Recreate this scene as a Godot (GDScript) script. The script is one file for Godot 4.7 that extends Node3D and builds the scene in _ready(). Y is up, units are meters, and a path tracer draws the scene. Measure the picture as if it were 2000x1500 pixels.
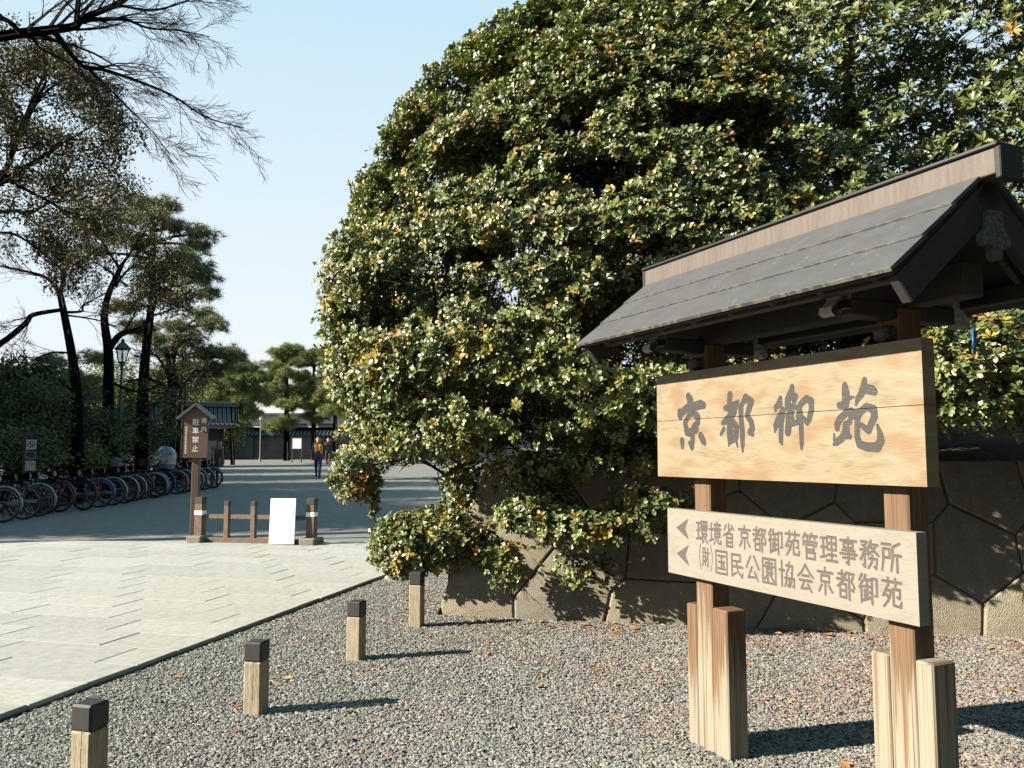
extends Node3D

const EYE := 1.3
const PITCH := 0.0851
const FOCAL := 1618.0

var rng := RandomNumberGenerator.new()
var M := {}
var names := {}
var meshes := {}
var tone := 1.0


func _ready() -> void:
	rng.seed = 20240
	# ---------------------------------------------------------------- camera, sky, sun, exposure
	var cam := Camera3D.new()
	cam.name = "camera"
	cam.fov = 49.72
	cam.near = 0.05
	cam.far = 600.0
	cam.position = Vector3(0, EYE, 0)
	cam.rotation = Vector3(PITCH, 0, 0)
	add_child(cam)
	cam.current = true
	var env := Environment.new()
	env.background_mode = Environment.BG_SKY
	var sm := ProceduralSkyMaterial.new()
	sm.sky_top_color = lin(0.009, 0.136, 0.214)
	sm.sky_horizon_color = lin(0.252, 0.263, 0.27)
	sm.sky_curve = 0.8
	sm.ground_bottom_color = lin(0.1, 0.1, 0.09)
	sm.ground_horizon_color = lin(0.21, 0.222, 0.23)
	sm.sun_angle_max = 2.0
	var sky := Sky.new()
	sky.sky_material = sm
	env.sky = sky
	env.tonemap_mode = Environment.TONE_MAPPER_LINEAR
	env.tonemap_exposure = 3.8
	env.sdfgi_enabled = true
	env.ssao_enabled = true
	env.ssil_enabled = true
	var we := WorldEnvironment.new()
	we.name = "environment"
	we.environment = env
	add_child(we)
	var sun := DirectionalLight3D.new()
	sun.name = "sun"
	sun.light_energy = 1.6
	sun.light_color = Color(1.0, 0.955, 0.88)
	sun.light_angular_distance = 0.5
	sun.shadow_enabled = true
	add_child(sun)
	sun.look_at_from_position(Vector3(-85.5, 45.4, 24), Vector3.ZERO, Vector3.UP)

	tone = 0.57
	make_materials()
	print("materials")
	build_ground()
	print("ground")
	build_wall_and_bank()
	build_main_tree()
	build_upper_tree()
	print("trees")
	build_left_trees()
	build_far()
	print("far")
	build_sign()
	build_bollards()
	build_barrier()
	build_parking_sign()
	build_bikes()
	build_people()
	build_small_things()
	print("done")


# ==================================================================== helpers
func lin(r: float, g: float, b: float) -> Color:
	return Color(r * tone, g * tone, b * tone).linear_to_srgb()


func survey(px: float, py: float, d: float) -> Vector3:
	# the place d metres ahead of the photographer that was measured at a pixel of the photograph
	var u := (px - 1000.0) / FOCAL
	var v := (750.0 - py) / FOCAL
	var k := d / (cos(PITCH) - v * sin(PITCH))
	return Vector3(u * k, EYE + (v * cos(PITCH) + sin(PITCH)) * k, -d)


func gy(d: float) -> float:
	var t := minf(d, 70.0) - 14.0
	if t <= 0.0:
		return 0.0
	return 0.019 * t * t / 12.0 if t < 6.0 else 0.019 * (t - 3.0)


func rr(a: float, b: float) -> float:
	return rng.randf_range(a, b)


func rdir() -> Vector3:
	var v := Vector3(rng.randfn(), rng.randfn(), rng.randfn())
	return v.normalized() if v.length() > 0.001 else Vector3.UP


func unique(called: String) -> String:
	var n: int = names.get(called, 0)
	names[called] = n + 1
	return called if n == 0 else "%s_%03d" % [called, n]


func tag(o: Node, label: String, category: String, group := "") -> void:
	o.set_meta("label", label)
	o.set_meta("category", category)
	if group != "":
		o.set_meta("group", group)


func thing(called: String, label: String, category: String, at := Vector3.ZERO, turn := 0.0, group := "") -> Node3D:
	var o := Node3D.new()
	o.name = unique(called)
	add_child(o)
	o.position = at
	o.rotation.y = turn
	tag(o, label, category, group)
	return o


func mb() -> SurfaceTool:
	var s := SurfaceTool.new()
	s.begin(Mesh.PRIMITIVE_TRIANGLES)
	return s


func put_mesh(mesh: Mesh, called: String, m: Material, parent: Node, at := Transform3D()) -> MeshInstance3D:
	var o := MeshInstance3D.new()
	o.mesh = mesh
	o.material_override = null
	if mesh.get_surface_count() > 0 and m != null:
		o.set_surface_override_material(0, m)
	if parent == self:
		o.name = unique(called)
	else:
		o.name = called
	parent.add_child(o, true)
	o.transform = at
	return o


func build(s: SurfaceTool, called: String, m: Material, parent: Node, at := Transform3D()) -> MeshInstance3D:
	return put_mesh(s.commit(), called, m, parent, at)


func structure(o: Node) -> Node:
	o.set_meta("kind", "structure")
	return o


func stuff(o: Node) -> Node:
	o.set_meta("kind", "stuff")
	return o


func tri(s: SurfaceTool, a: Vector3, b: Vector3, c: Vector3, n: Vector3) -> void:
	var g := (b - a).cross(c - a)
	var q := g.normalized()
	if g.dot(n) > 0.0:
		s.set_normal(q)
		s.add_vertex(a)
		s.set_normal(q)
		s.add_vertex(c)
		s.set_normal(q)
		s.add_vertex(b)
	else:
		s.set_normal(-q)
		s.add_vertex(a)
		s.set_normal(-q)
		s.add_vertex(b)
		s.set_normal(-q)
		s.add_vertex(c)


func quad(s: SurfaceTool, a: Vector3, b: Vector3, c: Vector3, d: Vector3, n: Vector3) -> void:
	tri(s, a, b, c, n)
	tri(s, a, c, d, n)


func boxx(s: SurfaceTool, xf: Transform3D, size: Vector3, c := 0.004) -> void:
	var h := size * 0.5
	var B := xf.basis
	for i in 3:
		var j := (i + 1) % 3
		var k := (i + 2) % 3
		for si in [-1.0, 1.0]:
			var q := []
			for w in [[-1, -1], [1, -1], [1, 1], [-1, 1]]:
				var v := Vector3()
				v[i] = si * h[i]
				v[j] = w[0] * (h[j] - c)
				v[k] = w[1] * (h[k] - c)
				q.append(xf * v)
			var n := Vector3()
			n[i] = si
			quad(s, q[0], q[1], q[2], q[3], B * n)
			if c <= 0.0:
				continue
			for sj in [-1.0, 1.0]:
				var e := []
				for sk in [-1.0, 1.0]:
					var v1 := Vector3()
					v1[i] = si * h[i]
					v1[j] = sj * (h[j] - c)
					v1[k] = sk * (h[k] - c)
					var v2 := Vector3()
					v2[i] = si * (h[i] - c)
					v2[j] = sj * h[j]
					v2[k] = sk * (h[k] - c)
					e.append(xf * v1)
					e.append(xf * v2)
				n = Vector3()
				n[i] = si
				n[j] = sj
				quad(s, e[0], e[1], e[3], e[2], B * n)
				if i == 0:
					for sk in [-1.0, 1.0]:
						var a := Vector3(si * h.x, sj * (h.y - c), sk * (h.z - c))
						var b := Vector3(si * (h.x - c), sj * h.y, sk * (h.z - c))
						var d := Vector3(si * (h.x - c), sj * (h.y - c), sk * h.z)
						tri(s, xf * a, xf * b, xf * d, B * Vector3(si, sj, sk))


func box(s: SurfaceTool, at: Vector3, size: Vector3, c := 0.004) -> void:
	boxx(s, Transform3D(Basis(), at), size, c)


func bar(s: SurfaceTool, a: Vector3, b: Vector3, w: float, t: float, c := 0.003, up := Vector3.UP) -> void:
	# a squared timber from a to b, w across and t along up
	var x := (b - a).normalized()
	if absf(x.dot(up)) > 0.98:
		up = Vector3(0, 0, 1)
	var z := x.cross(up).normalized()
	var y := z.cross(x).normalized()
	boxx(s, Transform3D(Basis(x, y, z), (a + b) * 0.5), Vector3(a.distance_to(b), t, w), c)


func vtx(s: SurfaceTool, p: Vector3, n: Vector3) -> void:
	s.set_normal(n)
	s.add_vertex(p)


func tube(s: SurfaceTool, pts: Array, radii: Array, sides := 6, caps := false) -> void:
	var n := pts.size()
	var t0: Vector3 = (pts[1] - pts[0]).normalized()
	var u := t0.cross(Vector3.UP if absf(t0.y) < 0.9 else Vector3.RIGHT).normalized()
	var prev := []
	var pn := []
	for i in n:
		var t: Vector3 = (pts[mini(i + 1, n - 1)] - pts[maxi(i - 1, 0)]).normalized()
		u = (u - t * u.dot(t)).normalized()
		var w := t.cross(u)
		var ring := []
		var rn := []
		var r: float = radii[i]
		for k in sides:
			var a := TAU * k / sides
			var d := u * cos(a) + w * sin(a)
			ring.append(pts[i] + d * r)
			rn.append(d)
		if i > 0:
			for k in sides:
				var k2 := (k + 1) % sides
				vtx(s, prev[k], pn[k])
				vtx(s, ring[k2], rn[k2])
				vtx(s, ring[k], rn[k])
				vtx(s, prev[k], pn[k])
				vtx(s, prev[k2], pn[k2])
				vtx(s, ring[k2], rn[k2])
		if caps and (i == 0 or i == n - 1):
			for k in sides:
				tri(s, pts[i], ring[k], ring[(k + 1) % sides], -t if i == 0 else t)
		prev = ring
		pn = rn


func rod(s: SurfaceTool, a: Vector3, b: Vector3, r: float, sides := 6) -> void:
	tube(s, [a, b], [r, r], sides, true)


func lathe(s: SurfaceTool, prof: Array, sides: int, at := Vector3.ZERO, flat := false) -> void:
	for i in prof.size() - 1:
		var r0: float = prof[i][0]
		var r1: float = prof[i + 1][0]
		var y0: float = prof[i][1]
		var y1: float = prof[i + 1][1]
		for k in sides:
			var a := TAU * k / sides
			var b := TAU * (k + 1) / sides
			var am := (a + b) * 0.5
			var da := Vector3(cos(a), 0, sin(a))
			var db := Vector3(cos(b), 0, sin(b))
			var slope := Vector2(y1 - y0, r0 - r1).normalized()
			var n := Vector3(cos(am) * slope.x, slope.y, sin(am) * slope.x)
			var p := [at + da * r0 + Vector3(0, y0, 0), at + db * r0 + Vector3(0, y0, 0), at + db * r1 + Vector3(0, y1, 0), at + da * r1 + Vector3(0, y1, 0)]
			if flat:
				if r0 > 0.0001:
					tri(s, p[0], p[1], p[2], n)
				if r1 > 0.0001:
					tri(s, p[0], p[2], p[3], n)
			else:
				var na := Vector3(da.x * slope.x, slope.y, da.z * slope.x)
				var nb := Vector3(db.x * slope.x, slope.y, db.z * slope.x)
				if r0 > 0.0001:
					vtx(s, p[0], na)
					vtx(s, p[1], nb)
					vtx(s, p[2], nb)
				if r1 > 0.0001:
					vtx(s, p[0], na)
					vtx(s, p[2], nb)
					vtx(s, p[3], na)


func ring(s: SurfaceTool, R: float, r: float, n: int, m: int, xf := Transform3D(), a0 := 0.0, a1 := TAU, squash := 1.0) -> void:
	# a torus, or part of one, in the XY plane
	for i in n:
		for j in m:
			var q := []
			for w in [[0, 0], [1, 0], [1, 1], [0, 1]]:
				var a: float = lerpf(a0, a1, float(i + w[0]) / n)
				var b: float = TAU * (j + w[1]) / m
				var d := Vector3(cos(a), sin(a), 0)
				q.append([xf * (d * (R + r * cos(b)) + Vector3(0, 0, r * squash * sin(b))), xf.basis * (d * cos(b) + Vector3(0, 0, sin(b)))])
			for k in [0, 2, 1, 0, 3, 2]:
				vtx(s, q[k][0], q[k][1])


func clip(poly: PackedVector2Array, p: Vector2, n: Vector2) -> PackedVector2Array:
	# keeps the side that n points away from
	var out := PackedVector2Array()
	for i in poly.size():
		var a := poly[i]
		var b := poly[(i + 1) % poly.size()]
		var da := (a - p).dot(n)
		var db := (b - p).dot(n)
		if da <= 0.0:
			out.append(a)
		if da * db < 0.0:
			out.append(a + (b - a) * (da / (da - db)))
	return out


func shrink(poly: PackedVector2Array, by: float) -> PackedVector2Array:
	var best := PackedVector2Array()
	for q in Geometry2D.offset_polygon(poly, -by, Geometry2D.JOIN_MITER):
		if best.is_empty() or q.size() > best.size():
			best = q
	return best


func plate(s: SurfaceTool, poly: PackedVector2Array, xf: Transform3D, depth: float, bevel := 0.0, bulge := 0.0, wobble := 0.0) -> void:
	# poly lies in XY; the plate rises to +Z with bevelled rim
	var n := poly.size()
	if n < 3:
		return
	var c := Vector2()
	for p in poly:
		c += p
	c /= n
	var top := PackedVector2Array()
	for i in n:
		var d := c - poly[i]
		top.append(poly[i] + d.normalized() * minf(bevel * 1.3, d.length() * 0.4))
	var tz := []
	for i in n:
		tz.append(depth + (rr(-wobble, wobble) if wobble > 0.0 else 0.0))
	var Bz := xf.basis.z
	for i in n:
		var j := (i + 1) % n
		var e := poly[j] - poly[i]
		var o := xf.basis * Vector3(e.y, -e.x, 0)
		var mid := (poly[i] + poly[j]) * 0.5 - c
		if Vector2(e.y, -e.x).dot(mid) < 0.0:
			o = -o
		var a := xf * Vector3(poly[i].x, poly[i].y, 0)
		var b := xf * Vector3(poly[j].x, poly[j].y, 0)
		var z1: float = tz[i] - bevel
		var z2: float = tz[j] - bevel
		var a1 := xf * Vector3(poly[i].x, poly[i].y, z1)
		var b1 := xf * Vector3(poly[j].x, poly[j].y, z2)
		quad(s, a, b, b1, a1, o)
		var a2 := xf * Vector3(top[i].x, top[i].y, tz[i])
		var b2 := xf * Vector3(top[j].x, top[j].y, tz[j])
		if bevel > 0.0:
			quad(s, a1, b1, b2, a2, o + Bz * o.length())
		if bulge > 0.0:
			var ci := c + (top[i] - c) * 0.5
			var cj := c + (top[j] - c) * 0.5
			var a3 := xf * Vector3(ci.x, ci.y, tz[i] + bulge * 0.75)
			var b3 := xf * Vector3(cj.x, cj.y, tz[j] + bulge * 0.75)
			quad(s, a2, b2, b3, a3, Bz)
			tri(s, a3, b3, xf * Vector3(c.x, c.y, depth + bulge), Bz)
	if bulge <= 0.0:
		var idx := Geometry2D.triangulate_polygon(top)
		for i in range(0, idx.size(), 3):
			var t := [idx[i], idx[i + 1], idx[i + 2]]
			tri(s, xf * Vector3(top[t[0]].x, top[t[0]].y, tz[t[0]]), xf * Vector3(top[t[1]].x, top[t[1]].y, tz[t[1]]), xf * Vector3(top[t[2]].x, top[t[2]].y, tz[t[2]]), Bz)


func slab2(s: SurfaceTool, poly: PackedVector2Array, xf: Transform3D, thick: float) -> void:
	# a flat cut-out with both faces, thick along Z
	plate(s, poly, xf.translated_local(Vector3(0, 0, -thick * 0.5)), thick)
	plate(s, poly, Transform3D(Basis(-xf.basis.x, xf.basis.y, -xf.basis.z), xf.origin) * Transform3D(Basis(Vector3(-1, 0, 0), Vector3(0, 1, 0), Vector3(0, 0, 1)), Vector3.ZERO).translated_local(Vector3(0, 0, thick * 0.5 - 0.0004)), 0.0004)


# ==================================================================== textures
func nz(w: int, h: int, freq: float, sd: int, oct := 4, kind := FastNoiseLite.TYPE_SIMPLEX_SMOOTH) -> PackedByteArray:
	var f := FastNoiseLite.new()
	f.noise_type = kind
	f.seed = sd
	f.frequency = freq
	f.fractal_octaves = oct
	var im := f.get_seamless_image(w, h)
	im.convert(Image.FORMAT_L8)
	return im.get_data()


func ramp(stops: Array, v: float) -> Color:
	v = clampf(v, 0.0, 1.0) * (stops.size() - 1)
	var i := mini(int(v), stops.size() - 2)
	var a: Color = stops[i]
	return a.lerp(stops[i + 1], v - i)


func mixtex(w: int, h: int, stops: Array, layers: Array) -> ImageTexture:
	# layers: [bytes, weight, stride multiplier x, y]
	var table := PackedByteArray()
	for i in 256:
		var c := ramp(stops, i / 255.0)
		table.append(int(c.r * 255))
		table.append(int(c.g * 255))
		table.append(int(c.b * 255))
	var out := PackedByteArray()
	out.resize(w * h * 3)
	var n := w * h
	var acc := PackedFloat32Array()
	acc.resize(n)
	for L in layers:
		var b: PackedByteArray = L[0]
		var k: float = L[1]
		for i in n:
			acc[i] += (b[i] - 127.5) * k
	for i in n:
		var v := clampi(int(acc[i] + 127.5), 0, 255) * 3
		out[i * 3] = table[v]
		out[i * 3 + 1] = table[v + 1]
		out[i * 3 + 2] = table[v + 2]
	return ImageTexture.create_from_image(Image.create_from_data(w, h, false, Image.FORMAT_RGB8, out))


func grey(w: int, h: int, b: PackedByteArray) -> ImageTexture:
	return ImageTexture.create_from_image(Image.create_from_data(w, h, false, Image.FORMAT_L8, b))


func plain(c: Color, rough := 0.7, metal := 0.0) -> StandardMaterial3D:
	var m := StandardMaterial3D.new()
	m.albedo_color = c
	m.roughness = rough
	m.metallic = metal
	return m


func surf(tex: Texture2D, scale: Vector3, rough: float, bump: Texture2D = null, cm := 0.0, world := true, tri_planar := true) -> StandardMaterial3D:
	var m := StandardMaterial3D.new()
	m.albedo_texture = tex
	m.roughness = rough
	m.uv1_scale = scale
	if tri_planar:
		m.uv1_triplanar = true
		m.uv1_world_triplanar = world
	if bump != null:
		m.heightmap_enabled = true
		m.heightmap_texture = bump
		m.heightmap_scale = cm
	return m


func leafmat(rough: float, back: Color, spec := 0.5) -> StandardMaterial3D:
	var m := StandardMaterial3D.new()
	m.albedo_color = Color.WHITE
	m.vertex_color_use_as_albedo = true
	m.roughness = rough
	m.metallic_specular = spec
	m.backlight_enabled = true
	m.backlight = back
	return m


func make_materials() -> void:
	var W := 512
	var fine := nz(W, W, 0.22, 1, 2)
	var mid := nz(W, W, 0.05, 2, 4)
	var big := nz(W, W, 0.012, 3, 4)
	var cell := nz(W, W, 0.09, 4, 1, FastNoiseLite.TYPE_CELLULAR)
	var fine_g := grey(W, W, fine)
	var mid_g := grey(W, W, mid)
	var cell_g := grey(W, W, cell)
	# paths and stone
	tone = 0.50
	M.road = surf(mixtex(W, W, [lin(0.1, 0.1, 0.095), lin(0.19, 0.185, 0.17), lin(0.25, 0.245, 0.225), lin(0.36, 0.35, 0.32)], [[fine, 0.9], [mid, 0.45], [big, 0.5]]), Vector3.ONE * 0.62, 0.95, fine_g, 0.5)
	tone = 0.57
	M.gravel = surf(mixtex(W, W, [lin(0.03, 0.03, 0.028), lin(0.1, 0.1, 0.09), lin(0.16, 0.155, 0.14), lin(0.26, 0.25, 0.23)], [[cell, 0.8], [fine, 0.7], [big, 0.3]]), Vector3.ONE * 1.3, 0.95, cell_g, 1.0)
	M.paver = []
	tone = 0.65
	for k in 4:
		var t := 0.94 + 0.05 * k
		M.paver.append(surf(mixtex(W, W, [lin(0.13 * t, 0.135 * t, 0.115 * t), lin(0.36 * t, 0.36 * t, 0.32 * t), lin(0.43 * t, 0.435 * t, 0.39 * t), lin(0.49 * t, 0.5 * t, 0.46 * t)], [[fine, 1.15], [mid, 0.3], [big, 0.4]]), Vector3.ONE * (1.7 + 0.1 * k), 0.9, fine_g, 0.25))
	M.stone = []
	tone = 0.65
	for k in 3:
		var a: Array = [[0.3, 0.265, 0.195], [0.26, 0.24, 0.19], [0.34, 0.3, 0.215]][k]
		M.stone.append(surf(mixtex(W, W, [lin(a[0] * 0.45, a[1] * 0.45, a[2] * 0.42), lin(a[0] * 0.9, a[1] * 0.9, a[2] * 0.9), lin(a[0], a[1], a[2]), lin(a[0] * 1.35, a[1] * 1.35, a[2] * 1.3)], [[fine, 0.5], [mid, 0.6], [big, 0.5]]), Vector3.ONE * (1.1 + 0.23 * k), 0.92, fine_g, 1.6))
	tone = 0.57
	M.mortar = plain(lin(0.03, 0.028, 0.024), 0.95)
	M.soil = surf(mixtex(W, W, [lin(0.02, 0.016, 0.012), lin(0.05, 0.04, 0.028), lin(0.09, 0.07, 0.045)], [[fine, 0.8], [mid, 0.6]]), Vector3.ONE * 1.1, 0.95, mid_g, 3.0)
	tone = 0.45
	M.plaster = surf(mixtex(256, 256, [lin(0.2, 0.19, 0.17), lin(0.3, 0.29, 0.265), lin(0.36, 0.35, 0.32)], [[nz(256, 256, 0.02, 8), 1.0]]), Vector3.ONE * 0.2, 0.9)
	tone = 0.57
	M.white_plaster = plain(lin(0.62, 0.62, 0.6), 0.85)
	M.tile = plain(lin(0.06, 0.068, 0.08), 0.5)
	M.tile_pale = plain(lin(0.5, 0.5, 0.5), 0.7)
	# wood
	var gw := 256
	var grain := nz(gw, gw, 0.12, 11, 3)
	var grain2 := nz(gw, gw, 0.03, 12, 3)
	var crack := nz(gw, gw, 0.045, 13, 2)
	var long := Vector3(7.0, 0.45, 7.0)
	M.dark_wood = surf(mixtex(gw, gw, [lin(0.012, 0.011, 0.01), lin(0.026, 0.023, 0.02), lin(0.045, 0.04, 0.034)], [[grain, 0.8], [grain2, 0.5]]), Vector3(4, 1.2, 4), 0.75)
	M.brown_board = surf(mixtex(gw, gw, [lin(0.07, 0.032, 0.02), lin(0.11, 0.052, 0.032), lin(0.15, 0.075, 0.045)], [[grain, 0.6], [grain2, 0.5]]), long, 0.6)
	M.weathered = surf(mixtex(gw, gw, [lin(0.035, 0.025, 0.02), lin(0.13, 0.085, 0.055), lin(0.2, 0.14, 0.09), lin(0.28, 0.2, 0.14)], [[grain, 0.8], [grain2, 0.5]]), Vector3(5, 1.5, 5), 0.8, grey(gw, gw, grain), 0.2)
	var checks := PackedByteArray()
	checks.resize(gw * gw)
	for i in gw * gw:
		checks[i] = 255 if absf(crack[i] - 128.0) > 2.6 else 0
	tone = 0.73
	M.bollard = surf(mixtex(gw, gw, [lin(0.06, 0.045, 0.03), lin(0.2, 0.165, 0.11), lin(0.3, 0.255, 0.175), lin(0.42, 0.36, 0.27)], [[grain, 0.55], [grain2, 0.5], [checks, 0.16]]), Vector3(6.0, 0.62, 6.0), 0.85, grey(gw, gw, grain), 0.15)
	tone = 0.49
	M.black_paint = surf(mixtex(gw, gw, [lin(0.006, 0.006, 0.007), lin(0.013, 0.013, 0.014), lin(0.03, 0.027, 0.024)], [[grain, 0.6], [grain2, 0.8]]), Vector3(9, 1.2, 9), 0.6)
	tone = 0.57
	# the sign's roof: bark-brown to grey boards with pale scratches and droppings
	var scratch := nz(W, W, 0.035, 31, 1)
	var sc := PackedByteArray()
	sc.resize(W * W)
	for i in W * W:
		sc[i] = 255 if scratch[i] > 214 and fine[i] > 110 else 118
	tone = 0.93
	M.roof_board = surf(mixtex(W, W, [lin(0.035, 0.035, 0.036), lin(0.055, 0.055, 0.057), lin(0.075, 0.074, 0.075), lin(0.2, 0.2, 0.19)], [[fine, 0.25], [mid, 0.3], [big, 0.35], [sc, 0.55]]), Vector3(1.0, 3.2, 3.2), 0.55, fine_g, 0.05, false)
	tone = 0.53
	M.ridge_board = surf(mixtex(W, W, [lin(0.07, 0.052, 0.04), lin(0.115, 0.09, 0.072), lin(0.14, 0.113, 0.093), lin(0.17, 0.145, 0.125)], [[fine, 0.3], [mid, 0.4], [big, 0.6]]), Vector3(5.0, 0.6, 5.0), 0.7, fine_g, 0.05, false)
	tone = 0.57
	M.ridge_cap = plain(lin(0.02, 0.021, 0.022), 0.5)
	M.white_flake = surf(mixtex(256, 256, [lin(0.06, 0.05, 0.04), lin(0.45, 0.43, 0.38), lin(0.6, 0.58, 0.53)], [[nz(256, 256, 0.03, 15), 0.9], [nz(256, 256, 0.15, 16), 0.5]]), Vector3.ONE * 7.0, 0.8)
	M.grey_flake = surf(mixtex(256, 256, [lin(0.02, 0.018, 0.016), lin(0.07, 0.065, 0.06), lin(0.22, 0.21, 0.19)], [[nz(256, 256, 0.04, 17), 1.0], [nz(256, 256, 0.15, 18), 0.5]]), Vector3.ONE * 6.0, 0.8)
	tone = 1.62
	# bark
	M.bark = surf(mixtex(W, W, [lin(0.012, 0.01, 0.008), lin(0.035, 0.028, 0.022), lin(0.075, 0.062, 0.05)], [[mid, 0.8], [fine, 0.6]]), Vector3(2.4, 0.8, 2.4), 0.95, mid_g, 3.0)
	M.bark_pale = surf(mixtex(W, W, [lin(0.05, 0.045, 0.035), lin(0.14, 0.125, 0.09), lin(0.24, 0.23, 0.17)], [[mid, 0.8], [fine, 0.6]]), Vector3(2.4, 0.8, 2.4), 0.95, mid_g, 3.0)
	M.twig = plain(lin(0.035, 0.028, 0.024), 0.9)
	tone = 0.57
	# leaves
	M.glossy_leaf = leafmat(0.4, Color(0.5, 0.55, 0.2), 0.52)
	M.slim_leaf = leafmat(0.46, Color(0.5, 0.55, 0.2), 0.5)
	M.dull_leaf = leafmat(0.65, lin(0.3, 0.36, 0.08), 0.4)
	M.needle = leafmat(0.6, lin(0.25, 0.3, 0.08), 0.4)
	# metals and other stuff
	M.tyre = plain(lin(0.015, 0.015, 0.016), 0.85)
	M.chrome = plain(lin(0.55, 0.56, 0.58), 0.3, 0.9)
	M.steel = plain(lin(0.3, 0.31, 0.32), 0.4, 0.8)
	M.black_plastic = plain(lin(0.015, 0.015, 0.017), 0.5)
	M.lamp_green = plain(lin(0.02, 0.06, 0.058), 0.45, 0.2)
	M.white_paint = plain(lin(1.1, 1.11, 1.1), 0.5)
	M.panel_white = plain(lin(0.34, 0.345, 0.35), 0.55)
	M.glass = plain(Color(0.75, 0.82, 0.85, 0.35), 0.12)
	M.glass.transparency = BaseMaterial3D.TRANSPARENCY_ALPHA
	M.pebble = leafmat(0.9, Color.BLACK, 0.35)
	M.pebble.backlight_enabled = false
	M.body = leafmat(0.8, Color.BLACK, 0.35)
	M.body.backlight_enabled = false


# ==================================================================== the ground
func kerb_x(d: float) -> float:
	return -2.51 + 0.241 * (d - 4.07)


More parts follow.
